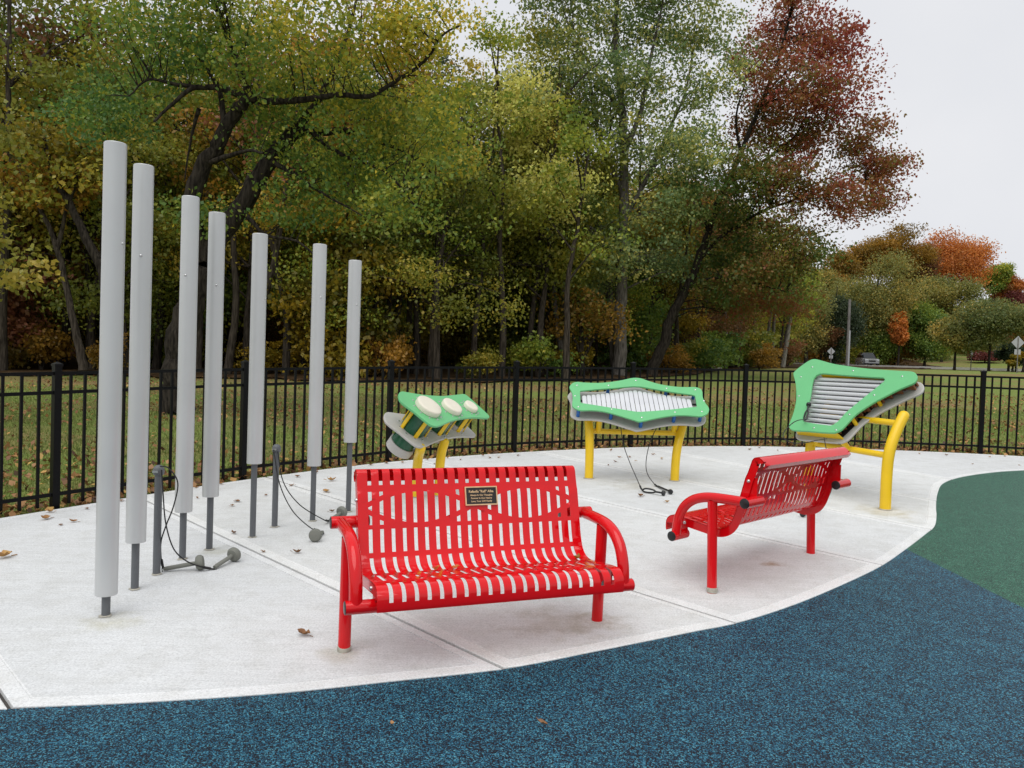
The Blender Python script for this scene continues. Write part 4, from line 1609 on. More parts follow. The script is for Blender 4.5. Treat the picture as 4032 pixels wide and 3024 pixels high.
pth = [at(1786, 948, 7.35), at(1765, 951, 7.15), at(1741, 956, 7.0), at(1713, 957, 7.0), at(1695, 948, 7.0), at(1693, 934, 7.05), at(1712, 914, 7.15), at(1728, 907, 7.25), gH]
beater('dark beater resting on the pipes of the harp shaped chime', gH, hH, pth, sdw=w, loop=True)
gB = gnd(1771, 1097, .0)
hB = up_(gnd(1734, 1117), .027)
gB = up_(gnd(1768, 1101), .012)
beater('black beater on the concrete behind the rear red bench leg', gB, hB, [at(1780, 945, 7.35), at(1786, 975, 7.2), at(1796, 1010, 6.7), at(1798, 1046, 6.3), at(1791, 1070, 6.1), at(1778, 1092, 6.0), gB], loop=False)

# ------------------------------------------------------------------ trees
def leaf_quads(C, size, droop=0.25, up=0.35, rng=nrg):
    """one folded leaf of two triangles (a quad) at every centre C (n,3)"""
    n_ = len(C)
    ax = rng.normal(size=(n_, 3))
    ax[:, 2] -= droop * 1.5
    ax /= np.linalg.norm(ax, axis=1, keepdims=True)
    nr = rng.normal(size=(n_, 3))
    nr[:, 2] += up * 2
    sd_ = np.cross(ax, nr)
    sd_ /= np.linalg.norm(sd_, axis=1, keepdims=True) + 1e-9
    nn = np.cross(sd_, ax)
    L_ = size * rng.uniform(0.65, 1.3, size=(n_, 1))
    W_ = L_ * rng.uniform(0.30, 0.42, size=(n_, 1))
    V_ = np.empty((n_, 4, 3))
    V_[:, 0] = C - ax * L_ * 0.5
    V_[:, 1] = C + sd_ * W_ + nn * W_ * 0.35
    V_[:, 2] = C + ax * L_ * 0.5
    V_[:, 3] = C - sd_ * W_ + nn * W_ * 0.35
    F_ = np.arange(n_ * 4).reshape(n_, 4)
    return V_.reshape(-1, 3), F_


def crown(blobs, n_clu, per, size, csig, rng, shell=0.45, flat=0.55):
    """blobs: (centre, radii, tint, weight). returns leaf centres, tint per leaf, cluster centres"""
    wts = np.array([b[3] * (b[1][0] * b[1][1] * b[1][2]) ** (0.7) for b in blobs])
    wts /= wts.sum()
    idx = rng.choice(len(blobs), n_clu, p=wts)
    cc, tt = [], []
    for i in idx:
        c, r, t, _ = blobs[i]
        d = rng.normal(size=3)
        d /= np.linalg.norm(d)
        k = rng.uniform() ** shell
        cc.append(np.array(c) + d * np.array(r) * k)
        tt.append(t + rng.normal(0, 0.13))
    cc, tt = np.array(cc), np.array(tt)
    rep = rng.integers(int(per * .5), int(per * 1.5), n_clu)
    C = np.repeat(cc, rep, axis=0)
    T = np.repeat(tt, rep) + rng.normal(0, 0.13, rep.sum())
    sg = np.repeat(csig * rng.uniform(0.6, 1.35, n_clu), rep)[:, None]
    C = C + np.clip(rng.normal(size=C.shape), -1.7, 1.7) * sg * np.array([1, 1, flat])
    return C, np.clip(T, 0, 1), cc


def limb_mesh(name, limbs, m, clusters=None, twig=0.012, rng=None, max_twigs=260, reach=5.0):
    mb = MB()
    pts = []
    for (p, r0, r1) in limbs:
        q = [Vector(x) for x in smooth_open(p, 4)]
        k = len(q)
        rs = [r0 + (r1 - r0) * (i / (k - 1)) ** 0.8 for i in range(k)]
        jit = [x if i in (0,) else x + Vector((rng.normal(), rng.normal(), rng.normal())) * r0 * 0.08 for i, x in enumerate(q)] if rng is not None else q
        mb.tube(jit, rs, 10 if r0 > 0.05 else 6, False)
        pts += [(x, rr) for x, rr in zip(jit, rs)]
    if clusters is not None and len(clusters):
        PA = np.array([tuple(x) for x, _ in pts])
        RA = np.array([rr for _, rr in pts])
        sel = clusters if len(clusters) <= max_twigs else clusters[rng.choice(len(clusters), max_twigs, replace=False)]
        for c in sel:
            d = np.linalg.norm(PA - c, axis=1) + np.where(PA[:, 2] > c[2] + 0.3, 1.5, 0) + RA * 3
            d = d + rng.uniform(0, .25, len(d)) * d
            j = int(np.argmin(d))
            a, b = Vector(PA[j]), Vector(c)
            L_ = (b - a).length
            if L_ > reach or L_ < 0.1:
                continue
            mid_ = a.lerp(b, 0.5) + Vector((rng.normal(), rng.normal(), abs(rng.normal()) + .4)) * L_ * 0.09
            r0 = min(RA[j] * 0.6, twig * (0.6 + L_ * 0.45))
            mb.tube([a, a.lerp(mid_, .6), mid_, mid_.lerp(b, .55), b], [r0, r0 * .8, r0 * .6, r0 * .4, r0 * .15], 4, False)
    return mb.mesh(name, m, True, 70)


def big_tree(name, label, blobs_px, limbs, n_clu, per, size, csig, leafm, barkm, seed, group=None, twig=0.012, cat='tree', shell=0.45, max_twigs=260, reach=5.0):
    rng = np.random.default_rng(seed)
    blobs = []
    for (px, py, rx, ry, Y, dep, t, wt) in blobs_px:
        c = at(px, py, Y)
        k = K * Y / 3032.9
        blobs.append((tuple(c), (rx * k, dep, ry * k), t, wt))
    C, T, cc = crown(blobs, n_clu, per, size, csig, rng, shell)
    zt = np.array([land_z(x, y) + 0.3 for x, y in C[:, :2]])
    keep = C[:, 2] > zt
    C, T = C[keep], T[keep]
    V_, F_ = leaf_quads(C, size, rng=rng)
    t = thing(name, label, cat, group)
    link('trunk', limb_mesh('trunk', limbs, barkm, cc, twig, rng, max_twigs, reach), t)
    link('crown', np_mesh('crown', V_, F_, leafm, T), t)
    return t


def L(pxs, Y, r0, r1, dY=0.0):
    n_ = len(pxs)
    return ([tuple(at(a, b, Y + dY * i / max(1, n_ - 1))) for i, (a, b) in enumerate(pxs)], r0, r1)


# spreading tree on the lawn just past the fence
NT = 14.33
bl = []
for (a, b, rx, ry, t) in [(300, 70, 110, 90, .3), (420, 50, 120, 90, .35), (560, 50, 130, 90, .5), (700, 70, 130, 90, .6), (830, 50, 100, 70, .75), (300, -60, 150, 80, .4), (500, -80, 180, 90, .4), (750, -70, 180, 90, .6),
                          (235, 225, 110, 75, .15), (390, 150, 120, 80, .25), (545, 160, 120, 90, .4), (690, 190, 120, 90, .45), (820, 220, 110, 90, .5), (940, 240, 70, 70, .55), (905, 85, 55, 60, .7), (965, 40, 50, 45, .8), (600, 310, 110, 90, .3), (740, 320, 120, 90, .4), (870, 330, 100, 90, .45), (620, 430, 90, 70, .3), (760, 430, 100, 80, .35), (880, 440, 80, 70, .4), (190, 265, 60, 40, .1), (440, 470, 60, 40, .2), (960, 330, 60, 70, .5)]:
    bl.append((a, b, rx, ry, NT + nrg.uniform(-1.6, 1.4), 1.1, t, 1.0))
lm_ = [L([(381, 893), (381, 860), (384, 790), (398, 700), (425, 620), (441, 560)], NT, .30, .22),
       L([(441, 562), (425, 500), (413, 440), (437, 361), (465, 326), (486, 278), (510, 240), (542, 215)], NT, .19, .10, -.5),
       L([(441, 562), (470, 515), (521, 448), (555, 389), (583, 347), (611, 312), (646, 278)], NT, .20, .13, .4),
       L([(542, 215), (600, 220), (680, 212), (738, 205), (797, 208), (852, 177), (901, 146), (929, 118), (953, 80), (991, 55)], NT - .5, .068, .015, -.6),
       L([(542, 215), (479, 191), (423, 189), (399, 201), (364, 232), (333, 264)], NT - .5, .07, .02, -.5),
       L([(423, 189), (370, 180), (320, 172), (278, 208)], NT - .7, .045, .012, -.4),
       L([(430, 235), (415, 290), (398, 390)], NT - .5, .045, .012, .3),
       L([(542, 215), (500, 100), (470, 20), (450, -60)], NT - .5, .08, .02, .6),
       L([(486, 278), (475, 200), (455, 160), (400, 80), (370, 20)], NT - .4, .06, .015, .8),
       L([(646, 278), (700, 285), (745, 281), (800, 300), (880, 330), (960, 400)], NT + .4, .10, .015, .5),
       L([(646, 278), (690, 210), (730, 130), (760, 40), (780, -40)], NT + .4, .09, .02, .3),
       L([(583, 347), (640, 380), (700, 420), (790, 470)], NT + .2, .06, .01, -.6),
       L([(520, 450), (545, 480), (580, 510), (640, 520), (690, 560)], NT + .1, .055, .012, -.5),
       L([(660, 275), (730, 330), (830, 370), (900, 450)], NT + .4, .06, .012, -1.0),
       L([(455, 350), (500, 335), (535, 325), (570, 330)], NT - .3, .055, .02, -.7)]
big_tree('spreading_tree', 'dark green spreading tree with leaning forked trunk behind the chimes', bl, lm_, 720, 50, 0.080, 0.25, M['lf_oak'], M['bark_dark'], 3, twig=.010, max_twigs=420, reach=1.7)

# tall tree with the straight grey trunk
bl = []
for (a, b, rx, ry, t) in [(1350, 60, 120, 90, .25), (1230, 40, 110, 80, .3), (1480, 60, 110, 90, .35), (1180, 150, 95, 80, .5), (1300, 180, 110, 80, .25), (1430, 190, 110, 80, .3), (1545, 170, 70, 80, .3), (1120, 230, 70, 70, .8), (1240, 290, 95, 75, .3), (1370, 320, 95, 75, .35), (1480, 320, 90, 75, .3), (1140, 330, 75, 60, .9), (1190, 420, 95, 70, .75), (1310, 460, 95, 75, .3), (1430, 450, 80, 70, .3), (1120, 470, 70, 45, .6), (1220, 530, 85, 60, .4), (1330, 560, 70, 50, .35), (1180, 600, 60, 40, .4), (1420, 560, 60, 50, .2), (1290, 620, 50, 40, .3), (1350, -90, 180, 100, .3), (1190, -80, 140, 100, .3), (1510, -80, 140, 100, .3)]:
    bl.append((a, b, rx, ry, (30.8 if t > .7 else 33) + nrg.uniform(-2.0, 1.6), 1.7, t, 1.7 if t > .7 else 1.0))
lm_ = [L([(1335, 816), (1336, 805), (1338, 700), (1341, 600), (1345, 500), (1348, 400), (1347, 300), (1340, 200), (1328, 100), (1330, 0), (1325, -90)], 33, .36, .08),
       L([(1328, 812), (1322, 730), (1318, 640), (1310, 560), (1290, 470), (1260, 400), (1230, 330)], 33.4, .20, .05, .5),
       L([(1347, 420), (1310, 340), (1290, 270), (1275, 180), (1240, 100)], 33, .12, .03, -1),
       L([(1348, 330), (1385, 240), (1400, 150), (1420, 60), (1440, -40)], 33, .13, .03, -.6),
       L([(1346, 480), (1400, 380), (1440, 290), (1480, 200), (1500, 90)], 33, .12, .03, .8),
       L([(1343, 560), (1290, 500), (1220, 470), (1150, 440)], 33, .07, .02, -1.4),
       L([(1340, 250), (1290, 160), (1230, 80), (1180, 40)], 33, .08, .02, .8)]
big_tree('tall_tree', 'tall grey green tree with straight thick trunk behind the metallophone', bl, lm_, 860, 68, 0.145, 0.42, M['lf_grey'], M['bark_grey'], 5, twig=.02, max_twigs=320)

# red maple with the leaning trunk
bl = []
for (a, b, rx, ry, t) in [(1700, 60, 80, 60, .85), (1780, 100, 75, 60, .95), (1640, 130, 60, 60, .7), (1720, 180, 90, 70, .7), (1820, 190, 70, 60, .9), (1640, 260, 80, 65, .55), (1750, 290, 95, 70, .6), (1850, 310, 55, 55, .6), (1915, 375, 42, 42, .75), (1620, 370, 80, 65, .3), (1720, 400, 85, 60, .55), (1830, 430, 75, 50, .7), (1890, 440, 45, 35, .7), (1590, 470, 80, 60, .15), (1690, 500, 80, 55, .4), (1560, 560, 75, 55, .15), (1650, 590, 80, 50, .35), (1740, 560, 50, 45, .3), (1540, 630, 45, 40, .2), (1620, 655, 65, 40, .5), (1500, 420, 60, 60, .1), (1700, 655, 50, 35, .5), (1710, -20, 60, 40, .8)]:
    bl.append((a, b, rx, ry, 34.2 + nrg.uniform(-2.0, 1.6), 1.6, t, 1.0))
lm_ = [L([(1405, 816), (1412, 790), (1435, 740), (1448, 690), (1485, 620), (1510, 560), (1530, 500), (1560, 420), (1600, 330), (1640, 230), (1680, 130), (1705, 40)], 34.2, .30, .05),
       L([(1510, 560), (1560, 510), (1640, 460), (1750, 420), (1870, 390)], 34.2, .12, .02, -.8),
       L([(1570, 400), (1660, 340), (1740, 280), (1830, 240)], 34.2, .10, .02, .8),
       L([(1485, 620), (1540, 600), (1620, 610), (1700, 630)], 34.2, .08, .02, -1.2),
       L([(1530, 500), (1510, 430), (1490, 380)], 34.2, .08, .02, .6),
       L([(1600, 330), (1590, 250), (1620, 150)], 34.2, .08, .02, -.6)]
big_tree('red_maple', 'leaning maple turning dark red at the edge of the open sky', bl, lm_, 820, 68, 0.135, 0.40, M['lf_red'], M['bark_dark'], 8, twig=.018, max_twigs=320)

# low branch of a tree that stands just outside the frame
bl = [(20, 560, 45, 40, 11.6, .5, .6, 1), (60, 590, 35, 25, 11.4, .4, .8, 1), (-20, 500, 40, 40, 11.8, .5, .5, 1), (-60, 590, 50, 50, 11.8, .8, .5, 1), (5, 620, 40, 18, 11.6, .4, .6, .7), (-160, 420, 140, 140, 12.2, 1.4, .4, .8), (-150, 200, 150, 150, 12.4, 1.4, .4, .6)]
lm_ = [L([(-190, 960), (-188, 800), (-186, 560), (-180, 300), (-170, 100)], 12.3, .16, .04),
       L([(-187, 640), (-120, 610), (-60, 585), (0, 582), (60, 592)], 12.2, .05, .008, -.7),
       L([(-186, 560), (-120, 520), (-40, 500), (10, 515)], 12.2, .04, .008, -.5)]
big_tree('edge_tree', 'pale yellow green leafy branch reaching in low beside the tallest chime', bl, lm_, 120, 40, 0.10, 0.15, M['lf_pale'], M['bark_dark'], 12)


# ---- woodland: shared crown and trunk meshes
def wood_variant(seed, H, kind):
    rng = np.random.default_rng(seed)
    blobs = []
    base = H * {'full': 0.20, 'high': 0.36, 'low': 0.08}[kind]
    nb = 15
    for i in range(nb):
        f = i / (nb - 1)
        zz = base + (H - base) * f
        sp_ = H * 0.21 * (math.sin(math.pi * (0.25 + 0.7 * f)) + 0.15)
        a = rng.uniform(0, 6.28)
        d = sp_ * rng.uniform(0.2, 1.0)
        blobs.append(((d * math.cos(a), d * math.sin(a), zz), (sp_ * .62, sp_ * .62, H * 0.07), 0.5 + rng.normal(0, .16), 1))
    C, T, cc = crown(blobs, 210, 62, .15, .50, rng)
    V_, F_ = leaf_quads(C, 0.165, rng=rng)
    cm = np_mesh('crown', V_, F_, M['lf_olv'], T)
    lean = Vector((rng.normal(0, .05), rng.normal(0, .05), 0)) * H
    tr = [(0, 0, -.3), tuple(lean * .1 + Vector((0, 0, H * .18))), tuple(lean * .35 + Vector((rng.normal(0, .1), rng.normal(0, .1), H * .4))), tuple(lean * .6 + Vector((0, 0, H * .65))), tuple(lean + Vector((0, 0, H * .93)))]
    r0 = H * 0.0125
    limbs = [(tr, r0, .03)]
    for k in range(7):
        f = 0.33 + 0.08 * k
        a = rng.uniform(0, 6.28)
        o = lean * f * f + Vector((0, 0, H * f))
        e = o + Vector((math.cos(a), math.sin(a), rng.uniform(.5, 1.2))) * H * rng.uniform(.1, .17)
        limbs.append(([tuple(o), tuple(o.lerp(e, .5) + Vector((0, 0, .15))), tuple(e)], r0 * .42, .02))
    tm = limb_mesh('trunk', limbs, M['bark_wood'], cc, .022, rng, 50)
    return cm, tm


WV = [wood_variant(100 + i, h_, k_) for i, (h_, k_) in enumerate([(15, 'full'), (16.5, 'full'), (14.5, 'high'), (17, 'high'), (13, 'full'), (16, 'high')])]
WVH = [15, 16.5, 14.5, 17, 13, 16]
LV = [wood_variant(150 + i, h_, 'low') for i, h_ in enumerate([6.0, 7.0, 5.0])]


USED = set()


def uniq(lab, tall):
    for w_ in ('', 'taller ' if tall else 'shorter ', 'shorter ' if tall else 'taller ', 'thin ', 'broad '):
        q_ = w_ + lab
        if q_ not in USED:
            break
    USED.add(q_)
    return q_


def put(cm, tm, pos, s, rot, leafm, barkm, name, label, cat, group):
    t = thing(name, label if 'road' in label else uniq(label, s > .95), cat, group, pos)
    t.scale = (s, s, s)
    t.rotation_euler.z = rot
    for nm, me_, mm in (('trunk', tm, barkm), ('crown', cm, leafm)):
        o = link(nm, me_, t)
        o.material_slots[0].link = 'OBJECT'
        o.material_slots[0].material = mm
    return t


MARK = [(-9e9, 'left of every chime'), (60, 'beside the tallest chime'), (300, 'between the second and third tallest chimes'), (440, 'above the middle chimes'), (620, 'above the two shortest chimes'), (800, 'above the drum panel'), (1060, 'between drums and metallophone'), (1230, 'behind the metallophone'), (1520, 'between metallophone and harp chime'), (1700, 'above the harp shaped chime'), (1990, 'beyond the harp chime'), (2100, 'by the road')]


def px_of(p):
    v = Vector(p) - Vector((0, 0, EYE))
    f = v.dot(V_F)
    return (2016 + 3032.9 * v.dot(V_R) / f) / K


def where(p):
    x = px_of(p)
    s = MARK[0][1]
    for a, b in MARK:
        if x >= a:
            s = b
    return s


SKY = [(-900, -300), (150, -300), (225, 40), (240, 130), (300, 130), (330, 70), (640, 70), (760, 110), (850, 115), (900, 125), (1050, 125), (1090, 60), (1180, 60), (1260, 330), (1420, 360), (1560, 420), (1640, 470), (1760, 520), (1820, 560), (3000, 600)]


def sky_cap(x, y):
    p = px_of((x, y, land_z(x, y)))
    q = SKY[-1][1]
    for (x0, y0), (x1, y1) in zip(SKY[:-1], SKY[1:]):
        if x0 <= p <= x1:
            q = y0 + (y1 - y0) * (p - x0) / (x1 - x0)
            break
    return EYE + (787 + (p - 1106) * .034 - q) / 1664.0 * y - land_z(x, y)


WNAME = {'lf_yel': 'yellow olive', 'lf_grn': 'dark green', 'lf_olv': 'olive green', 'lf_rust': 'rust brown', 'lf_gold': 'golden', 'lf_dark': 'blackish green'}
spots = []
wr = random.Random(42)
rows = [(1.2, 3.0), (4.5, 3.4), (8.5, 3.6), (13, 4.0), (18, 4.5), (24, 5.2), (32, 6.5)]
for ri, (off, step) in enumerate(rows):
    x = -36.0 - wr.uniform(0, 2)
    while x < 22:
        X_ = x + wr.uniform(-.9, .9)
        Y_ = edge_y(X_) + off + wr.uniform(-1, 1.4)
        r_ = X_ / Y_
        if -0.78 < r_ < 0.355 and not (ri == 0 and abs(X_ - 4.6) < 2.2) and not (ri == 0 and abs(X_ - 7) < 2):
            spots.append((X_, Y_, ri))
        x += step * wr.uniform(.8, 1.25)
for (X_, Y_, ri) in spots:
    z = land_z(X_, Y_)
    px = px_of((X_, Y_, z))
    if px < 330:
        pool = ['lf_yel', 'lf_yel', 'lf_olv', 'lf_gold', 'lf_olv', 'lf_grn']
    elif px < 800:
        pool = ['lf_olv', 'lf_rust', 'lf_grn', 'lf_yel', 'lf_olv', 'lf_olv', 'lf_grn']
    elif px < 1250:
        pool = ['lf_grn', 'lf_grn', 'lf_olv', 'lf_olv', 'lf_dark']
    else:
        pool = ['lf_olv', 'lf_yel', 'lf_rust', 'lf_grn', 'lf_gold']
    k_ = wr.choice(pool)
    vi = wr.randrange(len(WV))
    cm, tm = WV[vi]
    hc = sky_cap(X_, Y_) * .97
    sc_ = min(wr.uniform(.85, 1.12), hc / WVH[vi])
    if sc_ < .42:
        continue
    ins = ['at the wood edge', 'just inside the wood', 'inside the wood', 'deeper in the wood', 'deep in the wood', 'deep in the wood', 'at the far side of the wood'][ri]
    put(cm, tm, (X_, Y_, z - .05), sc_, wr.uniform(0, 6.28), M[k_], M['bark_wood'], 'woodland_tree',
        f'{WNAME[k_]} tree {ins}, {where((X_, Y_, z))}', 'tree', 'trees of the autumn wood')


# thin bare stemmed trees that show as dark trunks
def stem_variant(seed, H, lean):
    rng = np.random.default_rng(seed)
    p = [Vector((0, 0, -.3))]
    d = Vector((lean, 0, 0))
    for k in range(1, 6):
        f = k / 5
        p.append(Vector((lean * H * f * f * .6 + lean * H * f * .4 + rng.normal(0, .08), rng.normal(0, .08), H * f)))
    limbs = [([tuple(q) for q in p], .15, .03)]
    for k in range(5):
        o = p[2].lerp(p[5], k / 5)
        a = rng.uniform(0, 6.28)
        e = o + Vector((math.cos(a) * 1.2, math.sin(a) * 1.2, 1.4))
        limbs.append(([tuple(o), tuple(o.lerp(e, .5)), tuple(e)], .05, .012))
    tips = np.array([tuple(l[0][-1]) for l in limbs])
    blobs = [(tuple(t_), (1.0, 1.0, .7), .5, 1) for t_ in tips]
    C, T, cc = crown(blobs, 34, 40, .14, .34, rng)
    V_, F_ = leaf_quads(C, .15, rng=rng)
    return np_mesh('crown', V_, F_, M['lf_yel'], T), limb_mesh('trunk', limbs, M['bark_wood'], cc, .012, rng, 34)


SV = [stem_variant(200 + i, h_, l_) for i, (h_, l_) in enumerate([(11, 0.0), (12, 0.10), (10, -.14), (12, .05), (9, -.05)])]
x = -25.0
while x < 14:
    X_ = x
    Y_ = edge_y(X_) + wr.uniform(-.2, 5.5)
    z = land_z(X_, Y_)
    cm, tm = wr.choice(SV)
    k_ = wr.choice(['lf_yel', 'lf_olv', 'lf_gold', 'lf_grn', 'lf_rust']) if px_of((X_, Y_, z)) < 900 else wr.choice(['lf_olv', 'lf_grn', 'lf_yel'])
    if not (abs(X_ - 4.6) < 1.2):
        put(cm, tm, (X_, Y_, z), wr.uniform(.8, 1.15), wr.choice([0, .3, 5.9, 3.1, 2.8]), M[k_], M['bark_wood'], 'slender_tree',
            f'slender dark stemmed {WNAME[k_]} tree, {where((X_, Y_, z))}', 'tree', 'slender trees along the wood edge')
    x += wr.uniform(.45, 1.2)

# young low-branched trees filling the wood below the crowns
for ri, (off, step) in enumerate([(2.5, 3.2), (6.5, 3.0), (11, 3.2), (16, 3.6), (22, 4.2), (29, 5.0)]):
    x = -38.0
    while x < 30:
        if ri < 3 and wr.random() < (.62, .5, .3)[ri]:
            x += step
            continue
        X_ = x + wr.uniform(-.8, .8)
        Y_ = edge_y(X_) + off + wr.uniform(-1.2, 1.2)
        if -0.78 < X_ / Y_ < 0.36 and not (ri == 0 and 2.5 < X_ < 8):
            z = land_z(X_, Y_)
            px = px_of((X_, Y_, z))
            cm, tm = wr.choice(LV)
            k_ = wr.choice(['lf_yel', 'lf_olv', 'lf_olv', 'lf_grn', 'lf_grn', 'lf_rust', 'lf_yel', 'lf_olv'] if px < 900 else ['lf_olv', 'lf_yel', 'lf_grn', 'lf_rust', 'lf_gold'])
            put(cm, tm, (X_, Y_, z - .05), wr.uniform(.7, 1.15), wr.uniform(0, 6.28), M[k_], M['bark_wood'], 'young_tree',
                f'young {WNAME[k_]} tree {["near the wood edge", "inside the wood", "inside the wood", "deep in the wood", "deep in the wood", "at the far side of the wood"][ri]}, {where((X_, Y_, z))}', 'tree', 'young trees under the wood canopy')
        x += step * wr.uniform(.8, 1.3)

# traced trunks along the wood edge
def stem(name, label, px, Y, r0, r1, leafm, barkm, seed, side=(), n_clu=40):
    rng = np.random.default_rng(seed)
    limbs = [L(px, Y, r0, r1)] + [L(q, Y, a, b) for q, a, b in side]
    tips = [l[0][-1] for l in limbs]
    blobs = [(t_, (1.1, 1.1, .8), .5, 1) for t_ in tips]
    C, T, cc = crown(blobs, n_clu, 45, .14, .38, rng)
    V_, F_ = leaf_quads(C, .15, rng=rng)
    t = thing(name, label, 'tree')
    link('trunk', limb_mesh('trunk', limbs, barkm, cc, .014, rng, 40), t)
    link('crown', np_mesh('crown', V_, F_, leafm, T), t)


stem('leaning_tree', 'black trunked tree leaning away from the tallest chime', [(236, 812), (233, 700), (222, 590), (180, 503), (149, 437), (115, 385), (95, 300)], 22.6, .20, .06, M['lf_yel'], M['bark_dark'], 31, [([(149, 437), (165, 380), (170, 320)], .08, .03)])
stem('forked_tree', 'dark thin tree forking in a V beside the tallest chime', [(180, 800), (169, 740), (149, 650), (124, 538), (87, 448), (60, 380)], 23.2, .14, .05, M['lf_gold'], M['bark_wood'], 32, [([(124, 538), (140, 470), (150, 400)], .08, .03)])
stem('twin_trunk_tree', 'grey twin trunked tree leaning together behind the metallophone', [(1226, 816), (1222, 790), (1207, 720), (1198, 640), (1196, 560)], 31.6, .17, .09, M['lf_olv'], M['bark_grey'], 33, [([(1224, 814), (1222, 740), (1219, 660), (1212, 580)], .15, .08)], 50)
stem('small_forked_tree', 'small dark forked tree with orange leaves between grey trunks', [(1258, 816), (1257, 790), (1256, 740), (1254, 690), (1250, 650)], 31.2, .14, .06, M['lf_gold'], M['bark_dark'], 34, [([(1258, 780), (1275, 745), (1296, 710), (1320, 690)], .08, .03), ([(1256, 770), (1236, 720), (1225, 690)], .07, .03)], 50)
for i, (pp, Y) in enumerate([([(1582, 800), (1586, 740), (1592, 690), (1596, 640)], 50), ([(1650, 798), (1656, 750), (1662, 700), (1668, 640)], 56), ([(1666, 798), (1670, 740), (1672, 690), (1676, 640)], 57), ([(1690, 797), (1698, 750), (1706, 700), (1716, 640), (1722, 600)], 54), ([(1566, 798), (1568, 740), (1566, 690), (1570, 620)], 48), ([(1628, 797), (1632, 750), (1630, 700), (1634, 640)], 53)]):
    stem('pale_stem_tree', ['pale slim trunk nearest the tall straight tree', 'pale slim trunk leaning at the wood corner', 'pale slim trunk paired with a leaning one', 'pale leaning trunk just above the harp chime frame', 'pale slim trunk in the gap behind the red maple', 'pale slim trunk among yellow saplings'][i], pp, Y, .17, .08, M[['lf_gold', 'lf_olv', 'lf_yel', 'lf_olv', 'lf_yel', 'lf_rust'][i]], M['bark_pale'], 40 + i)


# bushes along the edge
def bush_variant(seed, r, hgt):
    rng = np.random.default_rng(seed)
    blobs = [((rng.normal(0, r * .4), rng.normal(0, r * .4), hgt * rng.uniform(.25, .8)), (r * .5, r * .5, hgt * .3), .5 + rng.normal(0, .15), 1) for _ in range(7)]
    C, T, cc = crown(blobs, 70, 50, .11, .20, rng)
    C[:, 2] = np.abs(C[:, 2]) + .05
    V_, F_ = leaf_quads(C, .125, rng=rng)
    limbs = [([(0, 0, -.1), (a * .2, b * .2, hgt * .4), (a * .6, b * .6, hgt * .8)], .03, .008) for a, b in ((r, .2), (-r, .3), (.1, r), (.3, -r), (-.4, -.6))]
    return np_mesh('foliage', V_, F_, M['lf_yel'], T), limb_mesh('stems', limbs, M['bark_wood'], None, .01, rng)


BV = [bush_variant(300, 1.1, 1.7), bush_variant(301, 1.4, 2.2), bush_variant(302, .9, 1.3)]
x = -24.0
while x < 20.5:
    Y_ = edge_y(x) + wr.uniform(.3, 3.0)
    z = land_z(x, Y_)
    px = px_of((x, Y_, z))
    f_, s_ = wr.choice(BV)
    k_ = wr.choice(['lf_yel', 'lf_yel', 'lf_gold', 'lf_olv'] if px < 1000 else ['lf_yel', 'lf_olv', 'lf_gold', 'lf_grn', 'lf_rust', 'lf_olv'])
    if not (3.2 < x < 6.8) and wr.random() < .72:
        t = thing('understorey_bush', uniq(f'low {WNAME[k_]} bush under the trees, {where((x, Y_, z))}', wr.random() < .5), 'bush', 'bushes under the wood edge', (x, Y_, z))
        s0 = wr.uniform(.7, 1.25)
        t.scale = (s0, s0, s0 * wr.uniform(.8, 1.1))
        t.rotation_euler.z = wr.uniform(0, 6.28)
        for nm, me_, mm in (('stems', s_, M['bark_wood']), ('foliage', f_, M[k_])):
            o = link(nm, me_, t)
            o.material_slots[0].link = 'OBJECT'
            o.material_slots[0].material = mm
    x += wr.uniform(1.0, 2.6)
for (px, py, Y, k_, lab, sc) in [(1650 - 10, 797, 47, 'lf_gold', 'bright golden bush just past the leaning maple trunk', .9), (1530, 795, 46, 'lf_grn', 'rounded green bush in the gap by the leaning maple', 1.5), (1600, 797, 50, 'lf_olv', 'spreading olive bush at the lawn corner of the wood', 1.6), (1505, 797, 42, 'lf_grn', 'dark green bush hard against the leaning maple trunk', 1.2)]:
    q = at(px, py, Y)
    t = thing('understorey_bush', lab, 'bush', 'bushes under the wood edge', (q.x, q.y, land_z(q.x, q.y)))
    t.scale = (sc, sc, sc)
    for nm, me_, mm in (('stems', BV[1][1], M['bark_wood']), ('foliage', BV[1][0], M[k_])):
        o = link(nm, me_, t)
        o.material_slots[0].link = 'OBJECT'
        o.material_slots[0].material = mm

# far wood that reads as one mass behind the trunks
rng = np.random.default_rng(77)
nfar = 42000
ang = rng.uniform(-.80, .36, nfar)
YY = np.array([edge_y(a * 60) for a in ang]) + 36 + rng.uniform(0, 18, nfar)
XX = ang * YY
ZZ = np.array([land_z(x, y) for x, y in zip(XX, YY)]) + rng.uniform(0, 1, nfar) ** 1.25 * np.array([max(3.0, min(14.5, sky_cap(x, y))) for x, y in zip(XX, YY)])
V_, F_ = leaf_quads(np.stack([XX, YY, ZZ], 1), .70, rng=rng)
T = np.clip(.4 + .25 * np.sin(XX * .7) + rng.normal(0, .2, nfar), 0, 1)
tag(link('distant_woods', np_mesh('distant_woods', V_, F_, M['lf_olv'], T)), 'far side of the autumn wood, one dark mass of leaves', kind='stuff')


